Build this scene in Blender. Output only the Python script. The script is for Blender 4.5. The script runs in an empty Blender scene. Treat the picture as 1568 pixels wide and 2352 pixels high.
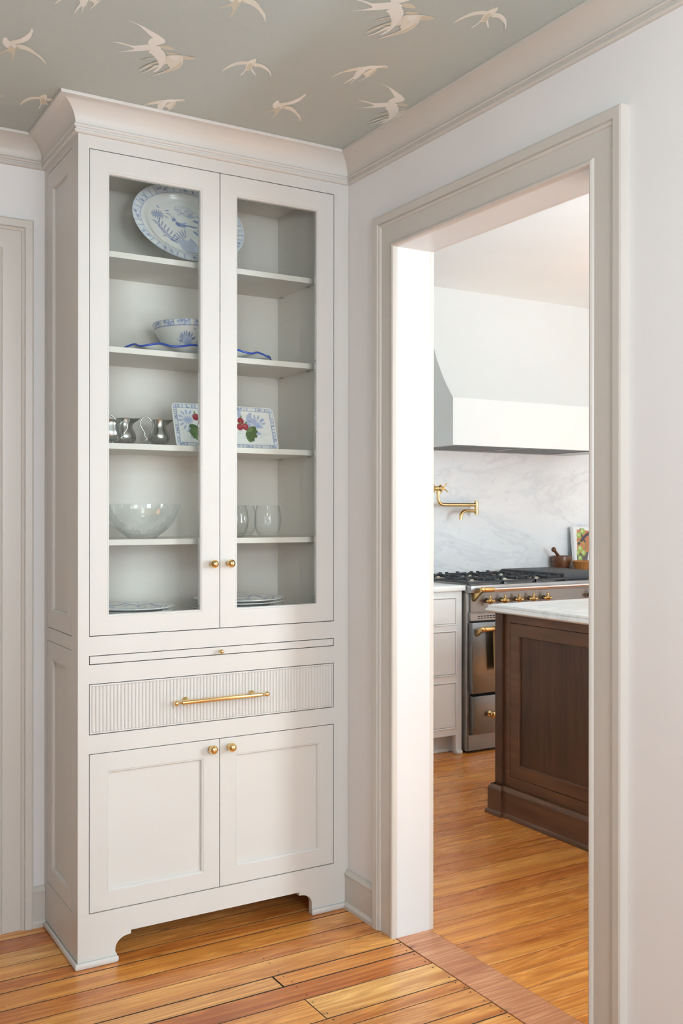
import bpy, bmesh, math, random
import numpy as np
from mathutils import Vector, Matrix

# ------------------------------------------------------------------ camera, world, lights, exposure
sc = bpy.context.scene
C = sc.collection
PI = math.pi
cam_d = bpy.data.cameras.new('camera'); cam = bpy.data.objects.new('camera', cam_d); C.objects.link(cam)
sc.camera = cam
FPX, YAW, PITCH, ROLL = 2287.2912, .5376, -.0002, .0008
cam.location = (-1.7398, -3.25, 1.33)
cam_d.sensor_fit = 'VERTICAL'; cam_d.sensor_height = 36.0; cam_d.sensor_width = 24.0
cam_d.lens = FPX/2352*36.0
cam_d.clip_start = .05
cam.rotation_euler = (PI/2+PITCH, -ROLL, -YAW)
sc.view_settings.view_transform = 'Standard'; sc.view_settings.look = 'None'
sc.view_settings.gamma = 1; sc.view_settings.use_curve_mapping = False
sc.view_settings.exposure = 0.05
sc.cycles.transparent_max_bounces = 24
w = bpy.data.worlds.new('sky'); sc.world = w; w.use_nodes = True
w.node_tree.nodes['Background'].inputs[0].default_value = (.75, .85, 1, 1)
w.node_tree.nodes['Background'].inputs[1].default_value = 1.0

def area(name, loc, rot, sx, sy, watts, col):
    l = bpy.data.lights.new(name, 'AREA'); l.shape = 'RECTANGLE'; l.size = sx; l.size_y = sy
    l.energy = watts; l.color = col
    o = bpy.data.objects.new(name, l); C.objects.link(o); o.location = loc; o.rotation_euler = rot
    return o
# daylight just outside the windows
DIN_WIN = [(-2.35, -1.45), (-1.15, -.15)]       # x ranges of the dining windows (wall y=-4.6)
KIT_WIN = [(1.5, 2.4), (2.7, 3.6)]              # kitchen windows (wall y=-3.2)
KSIDE_WIN = [(-2.0, -.5)]                      # y range of the kitchen side window (wall x=4.2)
area('window_daylight', (-.65, -4.70, 1.35), (PI/2, 0, 0), 1.0, 1.9, 44, (.82, .925, 1.0))
area('window_daylight', (-1.9, -4.70, 1.35), (PI/2, 0, 0), .9, 1.9, 3, (.85, .95, 1.0))
area('window_daylight', (1.95, -3.30, 1.6), (PI/2, 0, 0), .9, 1.5, 110, (.77, .93, 1.0))
area('window_daylight', (3.15, -3.30, 1.6), (PI/2, 0, 0), .9, 1.5, 8, (.8, .96, 1.0))
area('window_daylight', (4.30, -1.25, 1.6), (PI/2, 0, PI/2), 1.5, 1.5, 6, (.85, .96, 1.0))
# sunlight through the kitchen's side window, falling on the island top
sl = bpy.data.lights.new('sun', 'SUN'); sl.energy = 150; sl.angle = .01; sl.color = (.74, .88, 1.0)
so = bpy.data.objects.new('sun', sl); C.objects.link(so); so.location = (8, -1.2, 5)
so.rotation_euler = Vector((-.85, 0, -.45)).to_track_quat('-Z', 'Y').to_euler()
# added fill lights without fixtures, above and behind the camera's view
for nm, loc, e, col in (('added_fill_upper', (-1.5, -2.4, 1.95), 26, (.77, .93, 1.0)), ('added_fill_rear', (-1.15, -3.75, 1.7), 58, (.83, .918, 1.0))):
    pl_ = bpy.data.lights.new(nm, 'POINT'); pl_.energy = e; pl_.shadow_soft_size = .16; pl_.color = col
    po_ = bpy.data.objects.new(nm, pl_); C.objects.link(po_); po_.location = loc

# ------------------------------------------------------------------ materials
def mat(name):
    m = bpy.data.materials.new(name); m.use_nodes = True
    return m, m.node_tree.nodes, m.node_tree.links, m.node_tree.nodes['Principled BSDF']
def tc(n, l, scale=(1, 1, 1), rand=0):
    t = n.new('ShaderNodeTexCoord'); mp = n.new('ShaderNodeMapping'); mp.inputs['Scale'].default_value = scale
    l.new(t.outputs['Object'], mp.inputs['Vector'])
    if rand:
        oi = n.new('ShaderNodeObjectInfo'); mu = n.new('ShaderNodeMath'); mu.operation = 'MULTIPLY'; mu.inputs[1].default_value = rand
        l.new(oi.outputs['Random'], mu.inputs[0])
        cx = n.new('ShaderNodeCombineXYZ'); l.new(mu.outputs[0], cx.inputs[0]); l.new(mu.outputs[0], cx.inputs[1]); l.new(mu.outputs[0], cx.inputs[2])
        l.new(cx.outputs[0], mp.inputs['Location'])
    return mp.outputs['Vector']
def noise(n, l, v, scale, detail=3, rough=.5, dist=0):
    t = n.new('ShaderNodeTexNoise'); t.inputs['Scale'].default_value = scale; t.inputs['Detail'].default_value = detail
    t.inputs['Roughness'].default_value = rough; t.inputs['Distortion'].default_value = dist
    l.new(v, t.inputs['Vector']); return t.outputs['Fac']
def ramp(n, l, v, stops):
    r = n.new('ShaderNodeValToRGB'); e = r.color_ramp.elements
    while len(e) < len(stops): e.new(.5)
    for i, (p, c) in enumerate(stops): e[i].position = p; e[i].color = (*c, 1)
    l.new(v, r.inputs[0]); return r.outputs[0]
def mix(n, l, a, b, f, typ='MIX'):
    m = n.new('ShaderNodeMix'); m.data_type = 'RGBA'; m.blend_type = typ
    for s, k in ((a, 6), (b, 7)):
        if isinstance(s, tuple): m.inputs[k].default_value = (*s, 1)
        else: l.new(s, m.inputs[k])
    if isinstance(f, (int, float)): m.inputs[0].default_value = f
    else: l.new(f, m.inputs[0])
    return m.outputs[2]
def bump(n, l, b, h, strength, dist=.001):
    bn = n.new('ShaderNodeBump'); bn.inputs['Strength'].default_value = strength; bn.inputs['Distance'].default_value = dist
    l.new(h, bn.inputs['Height']); l.new(bn.outputs[0], b.inputs['Normal'])
def paint(name, col, rough=.45, var=.03, bstr=.08, bscale=60):
    m, n, l, b = mat(name); v = tc(n, l)
    f = noise(n, l, v, 3, 2)
    c1 = tuple(x*(1-var) for x in col); c2 = tuple(min(1, x*(1+var)) for x in col)
    l.new(ramp(n, l, f, [(.3, c1), (.7, c2)]), b.inputs['Base Color'])
    b.inputs['Roughness'].default_value = rough
    bump(n, l, b, noise(n, l, v, bscale, 3), bstr, .001)
    return m
def metal(name, col, rough, aniso=None):
    m, n, l, b = mat(name); b.inputs['Metallic'].default_value = 1
    v = tc(n, l, aniso or (1, 1, 1))
    f = noise(n, l, v, 25, 3)
    l.new(ramp(n, l, f, [(.2, tuple(x*.9 for x in col)), (.8, tuple(min(1, x*1.06) for x in col))]), b.inputs['Base Color'])
    mr = n.new('ShaderNodeMapRange'); mr.inputs[3].default_value = rough*.8; mr.inputs[4].default_value = rough*1.25
    l.new(f, mr.inputs[0]); l.new(mr.outputs[0], b.inputs['Roughness'])
    return m
M = {}
M['cab'] = paint('cabinet_paint', (.70, .68, .645), .38, .015, .05)
M['cabin'] = paint('cabinet_paint_lightened', (.76, .715, .655), .45, .015, .05)  # cabinet paint lightened inside, making up for missing bounce light
M['trim'] = paint('trim_paint', (.63, .585, .535), .38, .02, .08)
M['wall'] = paint('wall_paint', (.82, .795, .785), .8, .015, .12, 90)
M['kwall'] = paint('kitchen_wall_paint', (.86, .88, .87), .7, .01, .05)
M['hood'] = paint('hood_plaster', (.72, .74, .725), .7, .01, .05)
M['kcab'] = paint('kitchen_cabinet_paint', (.88, .89, .88), .4, .015, .05)
M['dark'] = paint('dark_void', (.02, .017, .014), .8, .1)
M['sub'] = paint('subfloor_dark', (.03, .018, .01), .8, .1)
M['brass'] = metal('brushed_brass', (.86, .62, .30), .2)
M['brass_old'] = metal('aged_brass', (.72, .50, .22), .25)
M['steel'] = metal('brushed_steel', (.36, .355, .35), .3, (1, 1, 20))
M['steel_d'] = metal('dark_reflecting_steel', (.23, .23, .23), .33, (1, 1, 20))
M['steel_b'] = metal('satin_steel', (.55, .54, .52), .55)
M['steel_p'] = metal('panel_steel', (.27, .265, .26), .3, (20, 1, 1))
M['steel_h'] = metal('polished_steel', (.75, .74, .72), .15)
M['pewter'] = metal('pewter', (.60, .61, .59), .22)
M['iron'] = paint('cast_iron', (.035, .037, .042), .45, .1, .2, 200)
M['griddle'] = paint('griddle_cover', (.045, .048, .055), .55, .1, .2, 200)
M['black'] = paint('black_gap', (.01, .01, .01), .6)
M['cream'] = paint('burner_cream', (.75, .68, .52), .4)
M['bluerim'] = paint('cobalt_glaze', (.02, .09, .55), .2, .1)
M['china'] = paint('white_china', (.90, .90, .87), .15, .01, 0)
M['bird_w'] = paint('print_white', (.88, .88, .84), .7, .06)
M['bird_l'] = paint('print_cream', (.84, .82, .73), .7, .08)
M['bird_t'] = paint('print_tan', (.68, .64, .52), .7, .08)
M['book'] = paint('book_paper', (.82, .82, .82), .5, .02)
M['towel'] = paint('tan_linen', (.78, .52, .24), .8, .1, .4, 300)
M['wicker'] = paint('wicker', (.50, .20, .05), .5, .3, .3, 120)

def m_ceiling():
    m, n, l, b = mat('ceiling_paper'); v = tc(n, l, (60, 400, 1))
    v2 = tc(n, l, (400, 60, 1))
    f = noise(n, l, v, 1, 2); g = noise(n, l, v2, 1, 2)
    a = mix(n, l, ramp(n, l, f, [(.3, (.475, .525, .50)), (.7, (.51, .56, .535))]), ramp(n, l, g, [(.3, (.475, .525, .50)), (.7, (.51, .56, .535))]), .5)
    l.new(a, b.inputs['Base Color']); b.inputs['Roughness'].default_value = .75
    return m
M['ceil'] = m_ceiling()

def m_floor(name, tints, gloss=.2, streak=.8):
    m, n, l, b = mat(name)
    v = tc(n, l, (1, 1, 1), 37.0)
    mp = n.new('ShaderNodeMapping'); mp.inputs['Scale'].default_value = (.55, 9, 1); l.new(v, mp.inputs['Vector'])
    big = noise(n, l, mp.outputs[0], 1.6, 2, .5, .4)
    # growth rings: many repeats of the low field
    mul = n.new('ShaderNodeMath'); mul.operation = 'MULTIPLY'; mul.inputs[1].default_value = 13; l.new(big, mul.inputs[0])
    fr = n.new('ShaderNodeMath'); fr.operation = 'PINGPONG'; fr.inputs[1].default_value = .5; l.new(mul.outputs[0], fr.inputs[0])
    mp2 = n.new('ShaderNodeMapping'); mp2.inputs['Scale'].default_value = (1.8, 130, 1); l.new(v, mp2.inputs['Vector'])
    fine = noise(n, l, mp2.outputs[0], 1, 3, .6)
    rings = ramp(n, l, fr.outputs[0], [(.1, (0, 0, 0)), (.46, (1, 1, 1))])
    oi = n.new('ShaderNodeObjectInfo')
    base = ramp(n, l, oi.outputs['Random'], [(i/(len(tints)-1), t) for i, t in enumerate(tints)])
    dark = mix(n, l, base, (.62, .42, .28), 1.0, 'MULTIPLY')
    c = mix(n, l, dark, base, rings)
    rb = n.new('ShaderNodeRGBToBW'); l.new(rings, rb.inputs[0])
    c = mix(n, l, base, c, .6)
    fr2 = ramp(n, l, fine, [(.35, (.78, .68, .6)), (.6, (1, 1, 1))])
    c = mix(n, l, c, fr2, .55, 'MULTIPLY')
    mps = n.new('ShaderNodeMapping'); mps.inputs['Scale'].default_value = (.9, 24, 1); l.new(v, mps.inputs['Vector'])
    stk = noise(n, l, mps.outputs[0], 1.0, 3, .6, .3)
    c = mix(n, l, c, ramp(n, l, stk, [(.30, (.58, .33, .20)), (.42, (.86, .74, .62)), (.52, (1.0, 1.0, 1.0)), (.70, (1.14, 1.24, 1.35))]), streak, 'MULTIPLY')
    mp3 = n.new('ShaderNodeMapping'); mp3.inputs['Scale'].default_value = (.8, 4, 1); l.new(v, mp3.inputs['Vector'])
    blot = noise(n, l, mp3.outputs[0], 2.2, 3, .6)
    c = mix(n, l, c, ramp(n, l, blot, [(.35, (.80, .62, .48)), (.62, (1.05, 1.02, 1))]), .7, 'MULTIPLY')
    mp4 = n.new('ShaderNodeMapping'); mp4.inputs['Scale'].default_value = (6, 22, 1); l.new(v, mp4.inputs['Vector'])
    vo = n.new('ShaderNodeTexVoronoi'); vo.inputs['Scale'].default_value = .75; l.new(mp4.outputs[0], vo.inputs['Vector'])
    kn = ramp(n, l, vo.outputs['Distance'], [(.02, (.22, .12, .08)), (.13, (1, 1, 1))])
    c = mix(n, l, c, kn, .85, 'MULTIPLY')
    l.new(c, b.inputs['Base Color']); b.inputs['Roughness'].default_value = gloss
    b.inputs['Coat Weight'].default_value = .12; b.inputs['Coat Roughness'].default_value = .12
    mr = n.new('ShaderNodeMapRange'); mr.inputs[3].default_value = gloss*.8; mr.inputs[4].default_value = gloss*1.5
    l.new(blot, mr.inputs[0]); l.new(mr.outputs[0], b.inputs['Roughness'])
    wv = noise(n, l, tc(n, l, (1, 1, 1)), 3.5, 2)
    bump(n, l, b, wv, .25, .004)
    return m
M['pine'] = m_floor('heart_pine_planks', [(.84, .38, .08), (.94, .49, .13), (.72, .27, .055), (.97, .58, .19), (.68, .235, .05), (.91, .43, .10), (.95, .52, .15), (.80, .33, .07)], .24)
M['kpine'] = m_floor('kitchen_pine_planks', [(.82, .34, .07), (.90, .41, .09), (.74, .28, .06), (.92, .45, .11), (.84, .36, .08)], .24, .55)
M['thresh'] = m_floor('threshold_wood', [(.72, .36, .19), (.72, .36, .19)], .3, .15)

def m_wood(name, dark, light, axis='z', rough=.35, scale=1):
    m, n, l, b = mat(name)
    s = (28, 28, 1.6) if axis == 'z' else ((28, 1.6, 28) if axis == 'y' else (1.6, 28, 28))
    v = tc(n, l, tuple(x*scale for x in s), 11.0)
    f = noise(n, l, v, 1, 4, .6, .6); g = noise(n, l, tc(n, l, (1, 1, 1)), 4, 2)
    c = ramp(n, l, f, [(.3, dark), (.7, light)])
    c = mix(n, l, c, ramp(n, l, g, [(.3, (.75, .72, .7)), (.7, (1.15, 1.1, 1.05))]), .7, 'MULTIPLY')
    l.new(c, b.inputs['Base Color']); b.inputs['Roughness'].default_value = rough
    bump(n, l, b, f, .05, .001)
    return m
M['walnut'] = m_wood('stained_walnut', (.046, .022, .012), (.10, .048, .026), 'z', .38)
M['walnut_h'] = m_wood('stained_walnut_rails', (.10, .050, .027), (.17, .083, .045), 'y', .36)
M['mortar'] = m_wood('turned_wood', (.10, .035, .015), (.22, .085, .04), 'x', .3, 2)

def m_marble(name, base, vein, amt=.6):
    m, n, l, b = mat(name); v = tc(n, l, (1, 1, 1))
    mq = n.new('ShaderNodeMapping'); mq.inputs['Rotation'].default_value = (0, .6, 0); mq.inputs['Scale'].default_value = (.7, 1, 1.9); l.new(v, mq.inputs['Vector'])
    f1 = noise(n, l, mq.outputs[0], 1.0, 6, .6, .5)
    a = ramp(n, l, f1, [(.47, base), (.497, vein), (.507, base)])
    f2 = noise(n, l, mq.outputs[0], 1.7, 5, .6, .5)
    cl = ramp(n, l, f2, [(.35, tuple(x*.90 for x in base)), (.62, base)])
    c = mix(n, l, cl, a, amt, 'MULTIPLY')
    sp = noise(n, l, v, 26, 4, .7)
    c = mix(n, l, c, ramp(n, l, sp, [(.28, (.80, .82, .87)), (.40, (1, 1, 1))]), .8, 'MULTIPLY')
    c2 = mix(n, l, c, (1.18, 1.18, 1.18), 1.0, 'MULTIPLY')
    l.new(c2, b.inputs['Base Color']); b.inputs['Roughness'].default_value = .22
    return m
M['marble'] = m_marble('honed_marble', (.80, .82, .83), (.66, .69, .72))
M['marble2'] = m_marble('counter_marble', (.86, .87, .86), (.68, .71, .71))

def m_glass(name, tint, ior, base_t=1.0):
    m, n, l, b = mat(name); n.remove(b); out = n['Material Output']
    tr = n.new('ShaderNodeBsdfTransparent'); tr.inputs[0].default_value = (*tint, 1)
    gl = n.new('ShaderNodeBsdfGlossy'); gl.inputs['Roughness'].default_value = .02
    fr = n.new('ShaderNodeFresnel'); fr.inputs['IOR'].default_value = ior
    v = tc(n, l); f = noise(n, l, v, 2, 2)
    mx = n.new('ShaderNodeMixShader'); l.new(fr.outputs[0], mx.inputs[0]); l.new(tr.outputs[0], mx.inputs[1]); l.new(gl.outputs[0], mx.inputs[2])
    l.new(mx.outputs[0], out.inputs['Surface']); return m
M['pane'] = m_glass('window_glass', (.985, .99, .98), 1.30)
def m_crystal(name):
    m, n, l, b = mat(name); n.remove(b); out = n['Material Output']
    tr = n.new('ShaderNodeBsdfTransparent'); lw = n.new('ShaderNodeLayerWeight'); lw.inputs[0].default_value = .5
    l.new(ramp(n, l, lw.outputs['Facing'], [(.0, (.997, .998, .997)), (.6, (.985, .99, .988)), (.97, (.84, .87, .86))]), tr.inputs[0])
    gl = n.new('ShaderNodeBsdfGlossy'); gl.inputs['Roughness'].default_value = .03
    fr = n.new('ShaderNodeLayerWeight'); fr.inputs[0].default_value = .5; pw = n.new('ShaderNodeMath'); pw.operation = 'POWER'; pw.inputs[1].default_value = 3.5; l.new(fr.outputs['Facing'], pw.inputs[0]); fm = n.new('ShaderNodeMapRange'); fm.inputs[3].default_value = .022; fm.inputs[4].default_value = .55; l.new(pw.outputs[0], fm.inputs[0])
    mx = n.new('ShaderNodeMixShader'); l.new(fm.outputs[0], mx.inputs[0]); l.new(tr.outputs[0], mx.inputs[1]); l.new(gl.outputs[0], mx.inputs[2])
    l.new(mx.outputs[0], out.inputs['Surface']); return m
M['crystal'] = m_crystal('clear_crystal')
def m_cut():
    m, n, l, b = mat('cut_crystal'); n.remove(b); out = n['Material Output']
    tr = n.new('ShaderNodeBsdfTransparent'); tr.inputs[0].default_value = (.97, .985, .98, 1)
    gs = n.new('ShaderNodeBsdfRefraction'); gs.inputs['IOR'].default_value = 1.25; gs.inputs['Roughness'].default_value = .02
    gl = n.new('ShaderNodeBsdfGlossy'); gl.inputs['Roughness'].default_value = .04
    f = noise(n, l, tc(n, l), 4, 1)
    m1 = n.new('ShaderNodeMixShader'); m1.inputs[0].default_value = .35; l.new(tr.outputs[0], m1.inputs[1]); l.new(gs.outputs[0], m1.inputs[2])
    m2 = n.new('ShaderNodeMixShader'); m2.inputs[0].default_value = .10; l.new(m1.outputs[0], m2.inputs[1]); l.new(gl.outputs[0], m2.inputs[2])
    l.new(m2.outputs[0], out.inputs['Surface']); return m
M['cut'] = m_cut()

def m_print(name, rough=.15):
    m, n, l, b = mat(name)
    a = n.new('ShaderNodeAttribute'); a.attribute_name = 'print'
    f = noise(n, l, tc(n, l), 40, 2)
    l.new(mix(n, l, a.outputs['Color'], ramp(n, l, f, [(.3, (.97, .97, .97)), (.7, (1, 1, 1))]), 1, 'MULTIPLY'), b.inputs['Base Color'])
    b.inputs['Roughness'].default_value = rough
    return m
M['glaze'] = m_print('printed_glaze'); M['page'] = m_print('printed_page', .4)

# ------------------------------------------------------------------ helpers
class MB:
    def __init__(s): s.bm = bmesh.new()
    def box(s, x0, x1, y0, y1, z0, z1, bev=0):
        vs = [s.bm.verts.new(p) for p in ((x0, y0, z0), (x1, y0, z0), (x1, y1, z0), (x0, y1, z0), (x0, y0, z1), (x1, y0, z1), (x1, y1, z1), (x0, y1, z1))]
        fs = [s.bm.faces.new([vs[i] for i in q]) for q in ((0, 3, 2, 1), (4, 5, 6, 7), (0, 1, 5, 4), (1, 2, 6, 5), (2, 3, 7, 6), (3, 0, 4, 7))]
        if bev:
            es = list({e for f in fs for e in f.edges})
            bmesh.ops.bevel(s.bm, geom=es, offset=bev, segments=2, affect='EDGES', profile=.5)
        return s
    def lathe(s, prof, c, axis='z', seg=32, closed=False, caps=True):
        rings = []
        for r, h in prof:
            ring = []
            for k in range(seg):
                a = 2*PI*k/seg; u, v = r*math.cos(a), r*math.sin(a)
                p = {'z': (u, v, h), 'y': (u, h, v), 'x': (h, u, v)}[axis]
                ring.append(s.bm.verts.new((c[0]+p[0], c[1]+p[1], c[2]+p[2])))
            rings.append(ring)
        n = len(rings)
        for i in range(n if closed else n-1):
            A, Bq = rings[i], rings[(i+1) % n]
            for k in range(seg):
                s.bm.faces.new((A[k], A[(k+1) % seg], Bq[(k+1) % seg], Bq[k]))
        if not closed and caps:
            for rg in (rings[0], rings[-1]):
                if prof[0 if rg is rings[0] else -1][0] > 1e-5: s.bm.faces.new(rg)
        return s
    def tube(s, pts, r, seg=10, cap=True):
        pts = [Vector(p) for p in pts]; rs = r if isinstance(r, (list, tuple)) else [r]*len(pts)
        t0 = (pts[1]-pts[0]).normalized(); up = Vector((0, 0, 1)) if abs(t0.z) < .9 else Vector((0, 1, 0))
        nrm = t0.cross(up).normalized(); rings = []
        for i, p in enumerate(pts):
            t = ((pts[i+1]-pts[i]) if i == 0 else (pts[i]-pts[i-1]) if i == len(pts)-1 else (pts[i+1]-pts[i-1])).normalized()
            nrm = (nrm-t*nrm.dot(t)).normalized(); bn = t.cross(nrm)
            rings.append([s.bm.verts.new(p+(nrm*math.cos(2*PI*k/seg)+bn*math.sin(2*PI*k/seg))*rs[i]) for k in range(seg)])
        for A, Bq in zip(rings, rings[1:]):
            for k in range(seg): s.bm.faces.new((A[k], A[(k+1) % seg], Bq[(k+1) % seg], Bq[k]))
        if cap: s.bm.faces.new(rings[0]); s.bm.faces.new(rings[-1])
        return s
    def ball(s, c, r, sx=1, sy=1, sz=1, seg=16):
        m4 = Matrix.Translation(c) @ Matrix.Diagonal((r*sx, r*sy, r*sz, 1))
        bmesh.ops.create_uvsphere(s.bm, u_segments=seg, v_segments=seg//2, radius=1, matrix=m4); return s
    def prism(s, poly, f, d0, d1):
        a = [s.bm.verts.new(f(u, v, d0)) for u, v in poly]; b = [s.bm.verts.new(f(u, v, d1)) for u, v in poly]
        s.bm.faces.new(a); s.bm.faces.new(b); n = len(poly)
        for i in range(n): s.bm.faces.new((a[i], a[(i+1) % n], b[(i+1) % n], b[i]))
        return s
    def rings(s, rect, prof, f, cap=True, back=None):
        """nested rectangles (inset, depth) mapped by f(u,v,d)"""
        u0, u1, v0, v1 = rect; R = []
        for o, d in prof:
            R.append([s.bm.verts.new(f(u, v, d)) for u, v in ((u0+o, v0+o), (u1-o, v0+o), (u1-o, v1-o), (u0+o, v1-o))])
        for A, Bq in zip(R, R[1:]):
            for k in range(4): s.bm.faces.new((A[k], A[(k+1) % 4], Bq[(k+1) % 4], Bq[k]))
        if cap: s.bm.faces.new(R[-1]); s.bm.faces.new(R[0])
        else:
            for k in range(4): s.bm.faces.new((R[-1][k], R[-1][(k+1) % 4], R[0][(k+1) % 4], R[0][k]))
        return s
    def sweep(s, path, prof, ups, cl=False):
        """path: list of (base Vector, offset Vector per unit o, proj Vector per unit p)"""
        R = [[s.bm.verts.new(b+o*u+p*w) for u, w in prof] for b, o, p in path]
        n = len(prof)
        for A, Bq in zip(R, R[1:]):
            for k in range(n if cl else n-1): s.bm.faces.new((A[k], A[(k+1) % n], Bq[(k+1) % n], Bq[k]))
        s.bm.faces.new(R[0]); s.bm.faces.new(R[-1]); return s
    def build(s, name, m, parent=None, smooth=False, ang=35):
        root = parent
        while root is not None and root.parent is not None: root = root.parent
        off = Vector(root.location) if root is not None else Vector((0, 0, 0))
        bmesh.ops.recalc_face_normals(s.bm, faces=s.bm.faces)
        if off.length: bmesh.ops.translate(s.bm, verts=s.bm.verts, vec=-off)
        me = bpy.data.meshes.new(name); s.bm.to_mesh(me); s.bm.free()
        o = bpy.data.objects.new(name, me); C.objects.link(o); me.materials.append(m)
        if smooth:
            me.shade_smooth(); me.set_sharp_from_angle(angle=math.radians(ang))
        if parent is not None: o.parent = parent
        return o
def thing(name, label, cat, loc, group=None):
    o = bpy.data.objects.new(name, None); C.objects.link(o); o.location = loc; o.empty_display_size = .05
    o['label'] = label; o['category'] = cat
    if group: o['group'] = group
    return o
def tag(o, label, cat, group=None):
    o['label'] = label; o['category'] = cat
    if group: o['group'] = group
    return o
def struct(o): o['kind'] = 'structure'; return o
def copy_tree(o, loc, label, group=None):
    r = o.copy(); C.objects.link(r); r.location = loc; r['label'] = label
    if group: r['group'] = group
    def rec(a, b):
        for ch in a.children:
            c = ch.copy(); C.objects.link(c); c.parent = b; rec(ch, c)
    rec(o, r); return r
def origin_mesh(o):
    """for a single-mesh top-level thing: move the mesh origin to its base centre"""
    vs = [v.co for v in o.data.vertices]
    c = Vector(((min(v.x for v in vs)+max(v.x for v in vs))/2, (min(v.y for v in vs)+max(v.y for v in vs))/2, min(v.z for v in vs)))
    o.data.transform(Matrix.Translation(-c)); o.location = c; return o
def grid(name, P, col, m, parent=None, closed_u=False, off=Vector((0, 0, 0))):
    """P: (nu,nv,3) array; col: (nu,nv,3) linear colours or None"""
    nu, nv = P.shape[:2]
    root = parent
    while root is not None and root.parent is not None: root = root.parent
    o3 = np.array(root.location if root is not None else (0, 0, 0))
    co = (P.reshape(-1, 3)-o3)
    idx = np.arange(nu*nv).reshape(nu, nv); a = idx[:-1, :-1]; b = idx[1:, :-1]; c = idx[1:, 1:]; d = idx[:-1, 1:]
    F = np.stack([a, b, c, d], -1).reshape(-1, 4)
    if closed_u:
        F = np.concatenate([F, np.stack([idx[-1, :-1], idx[0, :-1], idx[0, 1:], idx[-1, 1:]], -1)])
    me = bpy.data.meshes.new(name)
    me.vertices.add(len(co)); me.vertices.foreach_set('co', co.astype(np.float32).ravel())
    me.loops.add(F.size); me.loops.foreach_set('vertex_index', F.ravel().astype(np.int32))
    me.polygons.add(len(F)); me.polygons.foreach_set('loop_start', (np.arange(len(F))*4).astype(np.int32))
    me.update(calc_edges=True); me.validate()
    if col is not None:
        at = me.color_attributes.new('print', 'FLOAT_COLOR', 'POINT')
        rgba = np.ones((nu*nv, 4), np.float32); rgba[:, :3] = col.reshape(-1, 3); at.data.foreach_set('color', rgba.ravel())
    me.shade_smooth()
    o = bpy.data.objects.new(name, me); C.objects.link(o); me.materials.append(m)
    if parent is not None: o.parent = parent
    return o
class Canvas:
    """decoration drawn in metres, sampled at mesh vertices"""
    def __init__(s, w, h, res, bg):
        s.w, s.h, s.res = w, h, res; s.nx, s.ny = int(w/res)+1, int(h/res)+1
        s.X, s.Y = np.meshgrid(np.linspace(0, w, s.nx), np.linspace(0, h, s.ny), indexing='ij')
        s.A = np.ones((s.nx, s.ny, 3))*np.array(bg)
    def put(s, m, col): s.A = s.A*(1-m[..., None])+np.array(col)*m[..., None]
    def disk(s, x, y, rx, ry, col, a=1, rot=0, ring=0):
        c_, s_ = math.cos(rot), math.sin(rot); dx, dy = s.X-x, s.Y-y
        q = np.sqrt(((dx*c_+dy*s_)/rx)**2+((-dx*s_+dy*c_)/ry)**2); e = s.res/min(rx, ry)
        m = np.clip((1-q)/e+.5, 0, 1)
        if ring: m = np.clip((ring/min(rx, ry)/2-abs(1-q))/e+.5, 0, 1)
        s.put(m*a, col)
    def line(s, pts, wd, col, a=1):
        D = np.full(s.X.shape, 9.)
        for (x0, y0), (x1, y1) in zip(pts, pts[1:]):
            vx, vy = x1-x0, y1-y0; L = vx*vx+vy*vy+1e-12
            t = np.clip(((s.X-x0)*vx+(s.Y-y0)*vy)/L, 0, 1)
            D = np.minimum(D, np.hypot(s.X-x0-t*vx, s.Y-y0-t*vy))
        s.put(np.clip((wd/2-D)/s.res+.5, 0, 1)*a, col)
    def leaf(s, x, y, ang, L, wd, col, a=1):
        s.disk(x+math.cos(ang)*L/2, y+math.sin(ang)*L/2, L/2, wd/2, col, a, ang)
    def poly(s, pts, col, a=1):
        ins = np.zeros(s.X.shape, bool); n = len(pts)
        for i in range(n):
            x0, y0 = pts[i]; x1, y1 = pts[(i+1) % n]
            if y0 == y1: continue
            c = ((y0 > s.Y) != (y1 > s.Y)) & (s.X < (x1-x0)*(s.Y-y0)/(y1-y0)+x0); ins ^= c
        s.put(ins.astype(float)*a, col)
    def sample(s, x, y):
        i = np.clip(x/s.res, 0, s.nx-1.001); j = np.clip(y/s.res, 0, s.ny-1.001)
        i0, j0 = i.astype(int), j.astype(int); fi, fj = (i-i0)[..., None], (j-j0)[..., None]
        A = s.A
        return (A[i0, j0]*(1-fi)*(1-fj)+A[i0+1, j0]*fi*(1-fj)+A[i0, j0+1]*(1-fi)*fj+A[i0+1, j0+1]*fi*fj)
BLUE = (.11, .18, .44); PALE = (.44, .52, .74); WHITE = (.90, .90, .87)
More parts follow.
